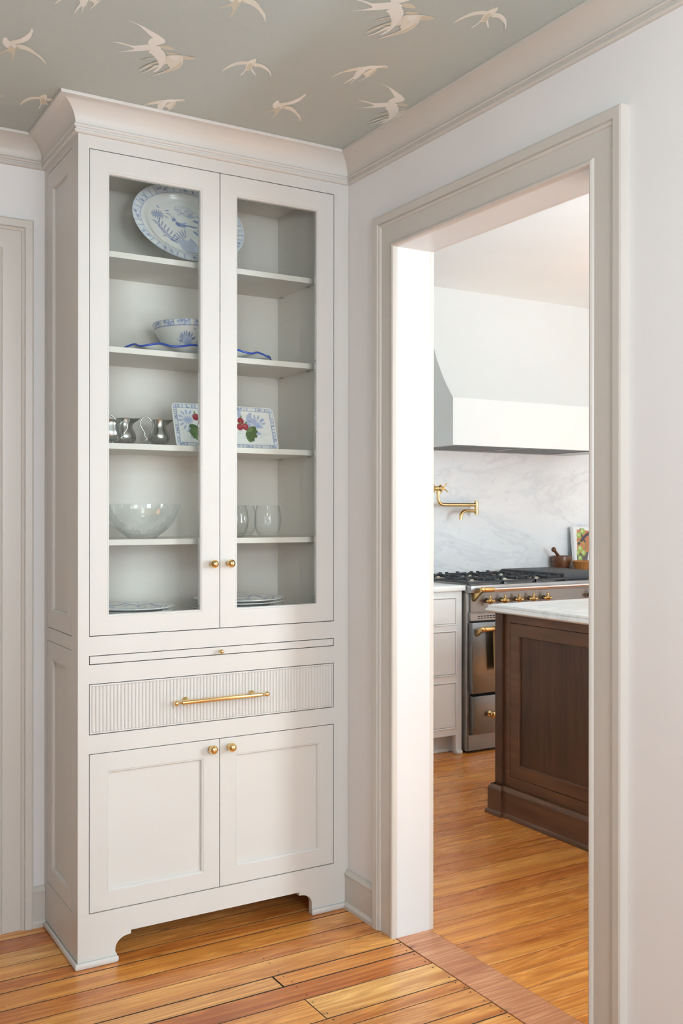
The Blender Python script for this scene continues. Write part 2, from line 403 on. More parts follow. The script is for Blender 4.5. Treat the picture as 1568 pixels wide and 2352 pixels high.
BIRDS={'D':[('w',[(-0.122,-0.112),(-0.1,-0.109),(-0.073,-0.1),(-0.044,-0.086),(-0.022,-0.075),(-0.007,-0.064),(-0.001,-0.055),(0.001,-0.047),(-0.004,-0.036),(-0.009,-0.027),(-0.019,-0.017),(-0.034,-0.018),(-0.038,-0.031),(-0.038,-0.051),(-0.033,-0.056),(-0.047,-0.067),(-0.064,-0.083),(-0.09,-0.104)]),('w',[(-0.119,0.015),(-0.097,0.008),(-0.065,0.01),(-0.051,-0.001),(-0.032,-0.018),(-0.006,-0.024),(0.004,-0.015),(0.003,0.0),(-0.018,0.011),(-0.04,0.03),(-0.064,0.046),(-0.091,0.067),(-0.071,0.047),(-0.055,0.027),(-0.057,0.021),(-0.074,0.016),(-0.094,0.015)]),('t',[(-0.005,-0.025),(0.003,-0.034),(0.017,-0.037),(0.03,-0.029),(0.037,-0.026),(0.026,-0.019),(0.013,-0.015),(0.004,-0.015)]),('w',[(-0.019,0.023),(-0.017,0.005),(-0.003,-0.015),(0.013,-0.004),(0.026,0.013),(0.035,0.035),(0.041,0.063),(0.043,0.09),(0.042,0.115),(0.033,0.133),(0.035,0.091),(0.031,0.077),(0.018,0.053),(-0.006,0.028)]),('t',[(0.026,0.009),(0.022,-0.002),(0.035,-0.008),(0.048,-0.011),(0.056,-0.007),(0.043,0.005)]),('l',[(0.029,0.015),(0.043,0.004),(0.057,-0.004),(0.074,-0.01),(0.091,-0.012),(0.103,-0.012),(0.096,0.003),(0.085,0.013),(0.075,0.015),(0.065,0.029),(0.058,0.053),(0.044,0.066),(0.041,0.071),(0.04,0.059),(0.035,0.035)]),('t',[(0.066,0.001),(0.074,-0.009),(0.091,-0.012),(0.103,-0.012),(0.096,0.003),(0.085,0.013),(0.076,0.014)]),('w',[(0.038,0.016),(0.044,0.007),(0.057,0.0),(0.064,0.022),(0.059,0.033),(0.046,0.026)]),('l',[(0.064,0.026),(0.075,0.015),(0.082,0.034),(0.085,0.061),(0.079,0.085),(0.064,0.111),(0.052,0.132),(0.034,0.154),(0.049,0.124),(0.059,0.097),(0.064,0.077),(0.055,0.071),(0.049,0.062),(0.055,0.043)]),('t',[(0.075,0.025),(0.08,0.04),(0.081,0.068),(0.076,0.085),(0.063,0.108),(0.05,0.131),(0.059,0.105),(0.069,0.077),(0.075,0.055)]),('t',[(-0.024,0.084),(-0.013,0.06),(0.002,0.039),(0.007,0.042),(-0.008,0.062)]),('t',[(-0.008,0.139),(0.002,0.094),(0.019,0.056),(0.027,0.068),(0.016,0.079),(0.005,0.103)]),('w',[(-0.007,0.143),(0.001,0.117),(0.01,0.09),(0.022,0.078),(0.012,0.096),(0.003,0.12)]),('l',[(0.004,0.153),(0.017,0.118),(0.021,0.083),(0.03,0.074),(0.035,0.085),(0.023,0.116),(0.015,0.138)])],'G':[('l',[(-0.052,0.07),(-0.053,0.043),(-0.05,0.014),(-0.042,-0.007),(-0.031,-0.018),(-0.016,-0.026),(-0.009,-0.01),(-0.022,-0.003),(-0.033,0.008),(-0.043,0.028),(-0.048,0.048)]),('l',[(-0.017,-0.024),(-0.015,-0.037),(-0.01,-0.045),(-0.009,-0.053),(-0.002,-0.044),(0.002,-0.034),(0.003,-0.027),(0.003,-0.012),(0.008,0.004),(0.015,0.016),(0.001,0.027),(-0.006,0.012),(-0.011,-0.001),(-0.014,-0.013)]),('t',[(-0.01,-0.013),(-0.005,-0.023),(0.001,-0.011),(0.007,0.004),(0.012,0.015),(0.002,0.023),(-0.005,0.006)]),('w',[(-0.006,0.012),(0.002,0.027),(0.003,0.06),(-0.001,0.059),(-0.001,0.031)]),('w',[(0.008,0.004),(0.036,0.035),(0.038,0.04),(0.03,0.035),(0.012,0.018)]),('l',[(0.001,-0.027),(0.012,-0.032),(0.027,-0.029),(0.045,-0.019),(0.062,-0.001),(0.075,0.019),(0.076,0.024),(0.065,0.008),(0.053,-0.001),(0.04,-0.008),(0.023,-0.015),(0.006,-0.007)]),('w',[(0.013,-0.03),(0.028,-0.028),(0.046,-0.018),(0.063,0.0),(0.075,0.019),(0.074,0.022),(0.061,0.005),(0.044,-0.01),(0.027,-0.021)])],'S':[('w',[(-0.028,-0.016),(-0.028,-0.025),(-0.025,-0.029),(-0.022,-0.03),(-0.016,-0.019),(-0.011,-0.014),(-0.004,-0.006),(0.007,-0.002),(0.008,0.008),(-0.006,0.028),(-0.015,0.022),(-0.023,0.009),(-0.026,-0.001)]),('t',[(-0.006,0.012),(-0.002,0.006),(0.011,0.011),(0.011,0.021),(0.014,0.039),(0.019,0.071),(0.021,0.099),(0.019,0.098),(0.012,0.062),(0.004,0.049),(-0.003,0.044),(-0.011,0.057),(-0.02,0.071),(-0.021,0.066),(-0.012,0.048),(-0.006,0.028)]),('l',[(-0.012,-0.001),(-0.011,-0.014),(-0.003,-0.026),(0.008,-0.04),(0.014,-0.06),(0.019,-0.083),(0.02,-0.096),(0.019,-0.114),(0.022,-0.111),(0.028,-0.096),(0.027,-0.084),(0.029,-0.078),(0.03,-0.061),(0.027,-0.041),(0.02,-0.026),(0.011,-0.012),(0.005,-0.001)]),('w',[(0.009,-0.024),(0.015,-0.053),(0.02,-0.076),(0.022,-0.091),(0.02,-0.11),(0.023,-0.109),(0.028,-0.096),(0.027,-0.084),(0.028,-0.078),(0.029,-0.061),(0.026,-0.042),(0.019,-0.027),(0.012,-0.016)]),('l',[(0.006,-0.001),(0.015,-0.011),(0.025,-0.012),(0.037,-0.007),(0.05,0.002),(0.063,0.016),(0.077,0.028),(0.088,0.041),(0.102,0.068),(0.101,0.07),(0.088,0.052),(0.07,0.034),(0.057,0.024),(0.043,0.017),(0.03,0.012),(0.018,0.015),(0.01,0.009)]),('t',[(0.009,0.006),(0.015,0.006),(0.022,0.011),(0.019,0.017),(0.012,0.014)]),('w',[(-0.003,0.004),(0.007,0.0),(0.011,0.017),(0.006,0.017)])],'C':[('l',[(-0.057,0.07),(-0.054,0.043),(-0.049,0.018),(-0.042,-0.005),(-0.028,-0.025),(-0.006,-0.036),(-0.003,-0.018),(-0.014,-0.007),(-0.031,0.009),(-0.045,0.025),(-0.05,0.047)]),('t',[(-0.052,0.025),(-0.042,-0.005),(-0.028,-0.025),(-0.024,-0.023),(-0.035,-0.006),(-0.044,0.015),(-0.046,0.023)]),('w',[(-0.027,-0.026),(-0.014,-0.036),(-0.003,-0.05),(0.014,-0.058),(0.027,-0.068),(0.034,-0.071),(0.041,-0.069),(0.033,-0.062),(0.022,-0.049),(0.021,-0.04),(0.008,-0.035),(0.003,-0.02),(0.005,-0.001),(0.007,0.019),(0.009,0.039),(0.0,0.042),(-0.007,0.031),(-0.017,0.001),(-0.013,-0.02),(-0.011,-0.031)]),('t',[(0.023,-0.047),(0.03,-0.064),(0.042,-0.067),(0.043,-0.059),(0.036,-0.054)]),('w',[(-0.004,0.023),(0.007,0.019),(0.006,0.044),(0.011,0.078),(0.009,0.076),(0.002,0.036),(-0.001,0.049),(-0.006,0.092),(-0.008,0.065),(-0.007,0.031)]),('l',[(0.008,-0.032),(0.018,-0.044),(0.026,-0.034),(0.03,-0.015),(0.03,0.0),(0.027,0.019),(0.023,0.04),(0.019,0.055),(0.021,0.035),(0.023,0.016),(0.019,0.009),(0.004,0.003)]),('t',[(0.019,-0.042),(0.026,-0.034),(0.03,-0.015),(0.028,-0.003),(0.023,0.001),(0.022,-0.02)])]}
# ------------------------------------------------------------------ structure
CZ, KZ = 2.52, 2.66            # ceilings of the dining room and the kitchen
XL, YF = -.9172, -.378         # left side and front of the built-in cabinet
OY0, OY1, OZ = -.672, -1.508, 2.157   # doorway in the right wall
WT = .125                      # thickness of the right wall
def boxes(name, m, L):
    b = MB()
    for q in L: b.box(*q)
    return struct(b.build(name, m))
def wall_x(name, m, x0, x1, y, t, z1, holes):
    """wall in the xz plane from y to y+t with rectangular holes (xa,xb,za,zb)"""
    b = MB(); cur = x0
    for xa, xb, za, zb in sorted(holes):
        b.box(cur, xa, y, y+t, 0, z1); b.box(xa, xb, y, y+t, 0, za) if za > 0 else None
        b.box(xa, xb, y, y+t, zb, z1); cur = xb
    b.box(cur, x1, y, y+t, 0, z1); return struct(b.build(name, m))
CD = (-1.85, -1.067, 0, 2.147)   # closet opening in the back wall
wall_x('wall_back', M['wall'], -5.65, 0, 0, .12, KZ+.1, [CD])
b = MB()
b.box(0, WT, OY0+.004, 1.95, 0, KZ+.1); b.box(0, WT, -4.75, OY1-.004, 0, KZ+.1); b.box(0, WT, OY1-.004, OY0+.004, OZ+.004, KZ+.1)
struct(b.build('wall_right', M['wall']))
wall_x('wall_front', M['wall'], -5.65, 0, -4.75, .15, CZ+.1, [(a, c, .4, 2.3) for a, c in DIN_WIN])
boxes('wall_left', M['wall'], [(-5.65, -5.5, -4.6, 0, 0, CZ+.1)])
wall_x('wall_kitchen_front', M['kwall'], WT, 4.35, -3.35, .15, KZ+.1, [(a, c, .85, 2.35) for a, c in KIT_WIN])
boxes('wall_kitchen_back', M['kwall'], [(WT, 4.35, 1.80, 1.95, 0, KZ+.1)])
boxes('wall_kitchen_right', M['kwall'], [(4.2, 4.35, -3.2, -2.0, 0, KZ+.1), (4.2, 4.35, -.5, 1.8, 0, KZ+.1), (4.2, 4.35, -2.0, -.5, 0, .85), (4.2, 4.35, -2.0, -.5, 2.35, KZ+.1)])
boxes('ceiling_kitchen', M['kwall'], [(WT, 4.2, -3.2, 1.8, KZ, KZ+.1)])
ceil = boxes('ceiling', M['ceil'], [(-5.5, 0, -4.6, 0, CZ, CZ+.1)])

# windows: frame, sash bars, panes
def window(name, a, c, z0, z1, f, y_in):
    w = MB()
    t = .045
    def bx(u0, u1, v0, v1, d0, d1): 
        p, q = f(u0, v0, d0), f(u1, v1, d1)
        w.box(min(p[0], q[0]), max(p[0], q[0]), min(p[1], q[1]), max(p[1], q[1]), min(p[2], q[2]), max(p[2], q[2]))
    bx(a, a+t, z0, z1, .03, .09); bx(c-t, c, z0, z1, .03, .09); bx(a, c, z0, z0+t, .03, .09); bx(a, c, z1-t, z1, .03, .09)
    zm = (z0+z1)/2; bx(a, c, zm-.02, zm+.02, .03, .09)
    win = struct(w.build(name, M['trim']))
    g = MB()
    w = g; n = 3
    for k in range(1, n): u = a+(c-a)*k/n; bx(u-.01, u+.01, z0+t, z1-t, .045, .075)
    for zz in ((z0+zm)/2, (z1+zm)/2): bx(a+t, c-t, zz-.01, zz+.01, .045, .075)
    g.build('muntins', M['trim'], win)
    w = MB(); bx(a-.1, c+.1, z0-.03, z0, -.04, .03); bx(a-.1, a, z0, z1+.1, -.02, 0); bx(c, c+.1, z0, z1+.1, -.02, 0); bx(a, c, z1, z1+.1, -.02, 0)
    w.build('window_casing', M['trim'], win)
k = 1
for a, c in DIN_WIN: window('window_%d' % k, a, c, .4, 2.3, lambda u, v, d: (u, -4.6-d, v), -4.6); k += 1
for a, c in KSIDE_WIN: window('window_5', a, c, .85, 2.35, lambda u, v, d: (4.2+d, u, v), 0)
for a, c in KIT_WIN: window('window_%d' % k, a, c, .85, 2.35, lambda u, v, d: (u, -3.2-d, v), -3.2); k += 1

# casings swept round openings.  profile: (outward offset from the opening, projection)
CAS = [(0, 0), (0, .010), (.003, .0165), (.008, .019), (.013, .0165), (.016, .012), (.0175, .0125), (.072, .0125), (.074, .016), (.080, .019), (.083, .017), (.0845, .0225), (.105, .0245), (.110, .0225), (.110, 0)]
def casing(name, pts, u, n, m):
    """pts: opening corners foot-left, top-left, top-right, foot-right (Vectors); u = unit along opening; n = unit into the room"""
    z = Vector((0, 0, 1)); path = [(pts[0], -u, n), (pts[1], -u+z, n), (pts[2], u+z, n), (pts[3], u, n)]
    b = MB(); b.sweep(path, CAS, None); return struct(b.build(name, m, smooth=True, ang=25))
Y = Vector((0, 1, 0)); X = Vector((1, 0, 0))
casing('trim_1', [Vector((0, OY0, 0)), Vector((0, OY0, OZ)), Vector((0, OY1, OZ)), Vector((0, OY1, 0))], -Y, -X, M['trim'])
casing('trim_2', [Vector((CD[0], 0, 0)), Vector((CD[0], 0, CD[3])), Vector((CD[1], 0, CD[3])), Vector((CD[1], 0, 0))], X, -Y, M['trim'])
casing('trim_3', [Vector((WT, OY1, 0)), Vector((WT, OY1, OZ)), Vector((WT, OY0, OZ)), Vector((WT, OY0, 0))], Y, X, M['trim'])
# jamb lining of the doorway: two legs and a head
j = MB(); j.prism([(OY0, 0), (OY0, OZ), (OY1, OZ), (OY1, 0), (OY1-.0039, 0), (OY1-.0039, OZ+.0039), (OY0+.0039, OZ+.0039), (OY0+.0039, 0)], lambda u, v, d: (d, u, v), .0002, WT-.0002)
jm = struct(j.build('trim_4', paint('trim_paint_whitened', (.70, .70, .695), .4, .01, .04)))  # trim paint whitened to carry the bright kitchen light on the jamb
# closet door, closed
d = MB(); f = lambda u, v, dd: (u, .012+dd, v)
d.box(CD[0], CD[1], .02, .052, .012, CD[3])
door = struct(d.build('door_1', M['trim']))
for z0, z1 in ((.22, .95), (1.08, 2.03)):
    for xa, xb in ((CD[0]+.11, -1.50), (-1.42, CD[1]-.11)):
        p = MB(); p.rings((xa, xb, z0, z1), [(0, .008), (0, -.002), (.006, -.004), (.012, 0), (.02, .0075)], f); p.build('door_panel', M['trim'], door)
kb = MB(); kb.lathe([(.0, -.062), (.02, -.058), (.027, -.045), (.02, -.03), (.009, -.026), (.009, -.008), (.024, -.006), (.024, 0)], (CD[0]+.07, .02, 1.0), 'y', 20)
kb.build('door_knob', M['brass'], door, True)

# crown moulding: (projection, height)
CR = [(0, 2.428), (.008, 2.4285), (.0125, 2.432), (.0125, 2.436), (.009, 2.439), (.009, 2.4425), (.014, 2.445), (.016, 2.449), (.014, 2.4525), (.011, 2.4545)]
for i in range(0, 11):
    t = i/10; a = t*1.25
    CR.append((.011+.052*(1-math.cos(a))/(1-math.cos(1.25)), 2.4545+.056*math.sin(a)/math.sin(1.25)))
CR += [(.0665, 2.511), (.0675, 2.514), (.0675, 2.5195), (0, 2.5195)]
def crown(pts, i0, i1, name, parent=None, m='trim'):
    P = [Vector((x, y, 0)) for x, y in pts]; N = []
    for a, c in zip(P, P[1:]):
        t = (c-a).normalized(); N.append(Vector((t.y, -t.x, 0)))
    path = []
    for i in range(i0, i1+1):
        n = N[0] if i == 0 else N[-1] if i == len(P)-1 else (N[i-1]+N[i])/(1+N[i-1].dot(N[i]))
        path.append((P[i], n, Vector((0, 0, 1))))
    b = MB(); b.sweep(path, CR, None); return b.build(name, M[m], parent, True, 28)
CPTS = [(-5.5, 0), (XL, 0), (XL, YF), (0, YF), (0, -4.6), (-5.5, -4.6), (-5.5, 0)]
struct(crown(CPTS, 0, 1, 'trim_5')); struct(crown(CPTS, 3, 4, 'trim_6')); struct(crown(CPTS, 4, 6, 'trim_7'))

# baseboards
BB = [(0, 0), (.0, .0), (.022, 0), (.022, .012), (.017, .02), (.0135, .021), (.0135, .108), (.017, .110), (.017, .114), (.012, .119), (.008, .126), (.0, .127)]
def baseb(name, a, c, n):
    b = MB(); b.sweep([(Vector((*a, 0)), n, Vector((0, 0, 1))), (Vector((*c, 0)), n, Vector((0, 0, 1)))], BB[1:], None)
    return struct(b.build(name, M['trim'], smooth=True, ang=25))
baseb('baseboard_back', (CD[1]+.1095, 0), (XL-.0005, 0), -Y)
baseb('baseboard_right', (0, YF-.0005), (0, OY0+.1095), -X)
baseb('baseboard_right_near', (0, OY1-.1105), (0, -4.6), -X)
baseb('baseboard_back_left', (-5.5, 0), (CD[0]-.1105, 0), -Y)
baseb('baseboard_front', (-5.5, -4.6), (0, -4.6), Y)
baseb('baseboard_left', (-5.5, 0), (-5.5, -4.6), X)

# floor: dark subfloor, planks one by one
floor = boxes('floor', M['sub'], [(-5.5, 4.2, -4.6, 1.8, -.05, -.021)])
rnd = random.Random(11)
M['seam'] = paint('kitchen_plank_edge', (.16, .06, .02), .5)
def plank(x0, x1, y0, y1, m, gap, bev=.0012):
    h = rnd.uniform(-.0006, 0)
    b = MB(); b.box(x0+gap/2, x1-gap/2, y0+gap/2, y1-gap/2, -.02, h)
    top = [f for f in b.bm.faces if f.normal.z > .9 or all(abs(v.co.z-h) < 1e-6 for v in f.verts)]
    es = [e for f in top for e in f.edges]
    bmesh.ops.bevel(b.bm, geom=list(set(es)), offset=bev, segments=1, affect='EDGES')
    o = b.build('floor_plank', M[m], floor); o.data.materials.append(M['sub' if m == 'pine' else 'seam'])
    for f in o.data.polygons: f.material_index = 0 if f.normal.z > .95 else 1
    return o
ys = [0, -.064, -.157, -.248, -.336, -.411, -.514, -.602, -.702, -.774, -.866, -.987, -1.045, -1.138, -1.203, -1.30]
while ys[-1] > -4.5: ys.append(ys[-1]-rnd.choice((.075, .09, .1, .115)))
ys[-1] = -4.6
joints = {8: [-.45], 10: [-.434, -2.3], 1: [-2.2], 3: [-1.9], 12: [-1.5], 13: [-.95, -2.6], 14: [-1.9]}
for i in range(len(ys)-1):
    js = joints.get(i, [rnd.uniform(-3.0, -1.3)] if rnd.random() < .75 else [])
    xs = [-5.5]+sorted(js)+[-.004]
    g = rnd.choice((.0008, .0016, .0024, .0034))
    for a, c in zip(xs, xs[1:]): plank(a, c, ys[i+1], ys[i], 'pine', g, .0011)
ky = [1.8]
kj = {}
while ky[-1] > -3.1: ky.append(ky[-1]-rnd.choice((.075, .085, .085, .09)))
ky[-1] = -3.2
for i in range(len(ky)-1):
    xs = [WT+.001]
    x = rnd.uniform(.9, 3.0)
    while x < 4.0: xs.append(x); x += rnd.uniform(1.3, 2.4)
    xs.append(4.2)
    for a, c in zip(xs, xs[1:]): plank(a, c, ky[i+1], ky[i], 'kpine', .0009, .0006)
b = MB(); b.box(-.003, WT, OY1, OY0, -.02, .001, .0008); b.build('threshold_board', M['thresh'], floor)
# nail heads on the old planks
nb = MB()
for i in range(6, 16):
    for xx in (-.02, -.42):
        for q in (.2, .8):
            y = ys[i]+(ys[i+1]-ys[i])*q; nb.lathe([(.0022, -.001), (.0022, .0003)], (xx+rnd.uniform(-.004, .004), y, 0), 'z', 8)
o = nb.build('floor_nails', M['dark'], floor); o['kind'] = 'stuff'

# printed swallows on the ceiling paper
def bird(kind, x, y):
    for i, (c, pts) in enumerate(BIRDS[kind]):
        pass
def bird_mesh(kind):
    me = bpy.data.meshes.new('swallow_print'); bm = bmesh.new()
    for i, (c, pts) in enumerate(BIRDS[kind]):
        z = -.0003-.00015*i
        # smooth the outline (one round of corner cutting)
        q = []
        n = len(pts)
        for k in range(n):
            a, d = pts[k], pts[(k+1) % n]
            q += [(a[0]*.8+d[0]*.2, a[1]*.8+d[1]*.2), (a[0]*.2+d[0]*.8, a[1]*.2+d[1]*.8)]
        f = bm.faces.new([bm.verts.new((u, v, z)) for u, v in q]); f.material_index = 'wlt'.index(c); f.normal_update()
    bmesh.ops.triangulate(bm, faces=bm.faces)
    for f in bm.faces:
        f.normal_update()
        if f.normal.z > 0: f.normal_flip()
    bm.to_mesh(me); bm.free()
    for k in ('bird_w', 'bird_l', 'bird_t'): me.materials.append(M[k])
    return me
BM = {k: bird_mesh(k) for k in BIRDS}
seen = {'D': [(-.832, -.802), (-.420, -1.294), (-.110, -.816)], 'G': [(-.588, -.837), (-.214, -1.370), (-1.004, -.328)],
        'S': [(-1.16, -.642), (-.398, -.651), (-.763, -1.148)], 'C': [(-.312, -.959), (-.695, -.477), (-1.066, -.965)]}
for k, L in seen.items():
    pl = list(L); a0 = L[0]
    for i in range(-6, 7):
        for j2 in range(-3, 10):
            p = (a0[0]+.762*i+.381*(j2 % 2), a0[1]-.505*j2)
            if all((p[0]-q[0])**2+(p[1]-q[1])**2 > .09 for q in L) and -3.4 < p[0] < -.2 and -4.4 < p[1] < -.2: pl.append(p)
    for x, y in pl:
        o = bpy.data.objects.new('swallow_print', BM[k]); C.objects.link(o); o.location = (x, y, CZ); o.parent = ceil
# ------------------------------------------------------------------ built-in cabinet
cab = thing('china_cabinet', 'tall pale built-in cabinet with glazed upper doors, in the corner left of the doorway', 'cabinet', (XL/2, -.19, 0))
fx = lambda u, v, d: (u, YF+d, v)           # front plane, d into the cabinet
fs = lambda u, v, d: (XL+d, u, v)           # left side plane
DL, DR, DM = -.8846, -.0566, -.4706
T = .02
ff = MB()
ff.box(XL+.0005, DL, YF, YF+T, .154, 2.5); ff.box(DR, -.0005, YF, YF+T, .154, 2.5)
for z0, z1 in ((2.391, 2.5), (.9086, .9642), (.8258, .8815), (.6215, .6765)): ff.box(DL, DR, YF, YF+T, z0, z1)
ff.build('face_frame', M['cab'], cab)
# arched apron with feet
ap = [(XL+.0005, 0), (XL+.0005, .1537), (-.0005, .1537), (-.0005, 0), (-.140, 0), (-.140, .03)]
for i in range(9):
    a = i/8*PI/2; ap.append((-.182+.042*math.cos(a), .036+.036*math.sin(a)))
ap += [(-.187, .072), (-.187, .083), (-.757, .083), (-.757, .073), (-.762, .072)]
for i in range(9):
    a = PI/2+i/8*PI/2; ap.append((-.762+.043*math.cos(a), .036+.036*math.sin(a)))
ap += [(-.805, .03), (-.800, .02), (-.800, 0)]
b = MB(); b.prism(ap, fx, 0, T); b.build('apron', M['cab'], cab)
b = MB()
def shoe(x0, x1, y0, y1): b = MB(); b.box(x0, x1, y0, y1, 0, .019, .006); b.build('shoe_moulding', M['cab'], cab, True)
shoe(XL-.010, -.796, YF-.010, YF-.0002); shoe(-.144, -.0145, YF-.010, YF-.0002); shoe(XL-.010, XL-.0002, YF-.002, -.0235)
# carcass: side skins with flush framed panels, back, divider, floor and top
b = MB()
SIDE = [(.1465, .9205), (.961, 2.406)]
y0, y1 = -.317, -.035
b.box(XL, XL+.019, YF+.0002, y0, 0, 2.5); b.box(XL, XL+.019, y1, -.0005, 0, 2.5)
for z0, z1 in ((0, .1465), (.9205, .961), (2.406, 2.5)): b.box(XL, XL+.019, y0, y1, z0, z1)
b.build('side_frame', M['cab'], cab)
BEAD = [(0, .018), (0, .0006), (.0008, 0), (.053, 0), (.0545, .0015), (.0555, .0008), (.0585, .0018), (.0605, .006), (.0607, .009)]
for z0, z1 in SIDE:
    b = MB(); b.rings((y0+.0018, y1-.0018, z0+.0018, z1-.0018), BEAD, fs); b.build('side_panel', M['cab'], cab)
b = MB()
b.box(-.0895, -.0005, YF+T+.0002, -.0005, 0.1, 2.5)                     # right return
b.box(XL+.019, -.0895, -.030, -.0005, .06, 2.5)                          # back
b.box(XL+.019, -.0895, YF+T+.0002, -.030, .955, .984)                    # floor of the glazed part
b.box(XL+.019, -.0895, YF+T+.0002, -.030, .10, .118)
b.box(XL+.019, -.0895, YF+T+.0002, -.030, 2.392, 2.5)
b.build('carcass', M['cabin'], cab)
b = MB(); b.box(XL+.02, -.09, YF+T+.03, YF+T+.04, .12, .95); b.build('shade_backing', M['dark'], cab)  # dark sheet standing in for the shaded hollow behind drawers and doors
crown(CPTS, 1, 3, 'crown_moulding', cab, 'cab')
b = MB(); b.box(XL+.002, -.002, YF+.003, -.002, 2.5002, 2.5185); b.build('top_board', M['cab'], cab)
SH = [2.118, 1.830, 1.538, 1.2455]
for z in SH:
    b = MB(); b.box(XL+.0195, -.0898, -.31, -.0305, z-.018, z, .0008); s = b.build('shelf', M['cabin'], cab)
    for yy in (-.27, -.07): p = MB(); p.lathe([(.0028, -.012), (.0028, 0)], (-.0898, yy, z-.022), 'x', 8); p.box(-.102, -.0898, yy-.006, yy+.006, z-.0215, z-.0183); p.build('shelf_support', M['steel_h'], s)
h = MB()
for yy in (-.095,):
    z = 1.02
    while z < 2.36:
        if all(abs(z-q+.02) > .012 for q in SH): h.lathe([(.0013, -.0004), (.0013, .001)], (-.0897, yy, z), 'x', 8)
        z += .032
o = h.build('shelf_pin_holes', M['dark'], cab); o['kind'] = 'stuff'
G = .0024
def knob(c, r, parent, name='knob'):
    k = MB(); k.lathe([(r*.62, 0), (r*.62, -.0015), (r*.5, -.003), (r*.34, -.005), (r*.30, -.009), (r*.42, -.012)], c, 'y', 20)
    k.ball((c[0], c[1]-.010-r*.85, c[2]), r, seg=20); return k.build(name, M['brass'], parent, True, 40)
# glazed doors
for x0, x1, sl, sr, kx in ((DL+G, DM-G/2, .0585, .0645, -.497), (DM+G/2, DR-G, .0595, .0635, -.441)):
    b = MB(); z0, z1 = .9642+G, 2.391-G
    prof0 = [(0, .0195), (0, .0005), (.0006, 0)]
    u0, u1 = x0, x1
    # frame with unequal stile widths
    R = []
    def rg(o_, d_, inner=None):
        if inner is None: q = (u0+o_, u1-o_, z0+o_, z1-o_)
        else: q = (u0+sl-inner, u1-sr+inner, z0+.060-inner, z1-.0635+inner)
        return [b.bm.verts.new(fx(u, v, d_)) for u, v in ((q[0], q[2]), (q[1], q[2]), (q[1], q[3]), (q[0], q[3]))]
    R = [rg(0, .0195), rg(0, .0005), rg(.0006, 0), rg(0, 0, .006), rg(0, .0014, .0052), rg(0, .0006, .0044), rg(0, .0010, .0018), rg(0, .0035, .0002), rg(0, .0195, 0)]
    for A, Bq in zip(R, R[1:]+R[:1]):
        for k in range(4): b.bm.faces.new((A[k], A[(k+1) % 4], Bq[(k+1) % 4], Bq[k]))
    dr = b.build('glazed_door', M['cab'], cab)
    p = MB(); p.box(u0+sl-.0, u1-sr+.0, YF+.011, YF+.014, z0+.060, z1-.0635); p.build('glass_pane', M['pane'], dr)
    knob((kx, YF, 1.168), .0132, dr)
# pull-out board
b = MB(); b.rings((DL+.0035, DR-G, .8815+G, .9086-G), [(0, .019), (0, .0006), (.0006, 0)], fx); s = b.build('pull_out_board', M['cab'], cab)
knob((-.4706, YF, .894), .0072, s)
# reeded drawer
b = MB(); z0, z1 = .6765+G, .8258-G; x0, x1 = DL+G, DR-G
b.rings((x0, x1, z0, z1), [(0, .0195), (0, .0006), (.0006, 0), (.0045, 0), (.0052, .003)], fx)
dw = b.build('drawer', M['cab'], cab)
b = MB(); n = 74; xa, xb = x0+.0055, x1-.0055; pw = (xb-xa)/n
for k in range(n):
    cx = xa+pw*(k+.5); r = pw*.46
    prof = [(cx+r*math.cos(t), .0034-r*.75*math.sin(t)) for t in [PI*i/7 for i in range(8)]]
    A = [b.bm.verts.new((u, YF+d_, z0+.0055)) for u, d_ in prof]; Bq = [b.bm.verts.new((u, YF+d_, z1-.0055)) for u, d_ in prof]
    for i in range(7): b.bm.faces.new((A[i], A[i+1], Bq[i+1], Bq[i]))
    b.bm.faces.new(A); b.bm.faces.new(Bq)
o = b.build('reeding', M['cab'], dw, True, 50); o['kind'] = 'stuff'
b = MB(); hy = YF-.034; hz = .751; hx0, hx1 = -.6345, -.3145
L = hx1-hx0
b.lathe([(.0, 0), (.0055, .001), (.0085, .006), (.0085, .010), (.0045, .0155), (.0028, .019), (.0042, .0205), (.0028, .022), (.0062, .0255), (.0068, .028), (.0068, L-.028), (.0062, L-.0255), (.0028, L-.022), (.0042, L-.0205), (.0028, L-.019), (.0045, L-.0155), (.0085, L-.010), (.0085, L-.006), (.0055, L-.001), (0, L)], (hx0, hy, hz), 'x', 16)
hd = b.build('handle', M['brass'], dw, True, 40)
for xx in (-.586, -.362):
    b = MB(); b.lathe([(.011, -.0005), (.011, -.003), (.0095, -.0055), (.006, -.008), (.005, -.013), (.0065, -.018), (.005, -.023), (.004, -.034)], (xx, YF, hz), 'y', 18)
    b.build('handle_post', M['brass'], hd, True, 40)
# lower doors
for x0, x1, kx in ((DL+G, DM-G/2, -.5005), (DM+G/2, DR-G, -.4375)):
    b = MB(); b.rings((x0, x1, .154+G, .6215-G), BEAD, fx); dr = b.build('lower_door', M['cab'], cab)
    knob((kx, YF, .5925), .0142, dr)

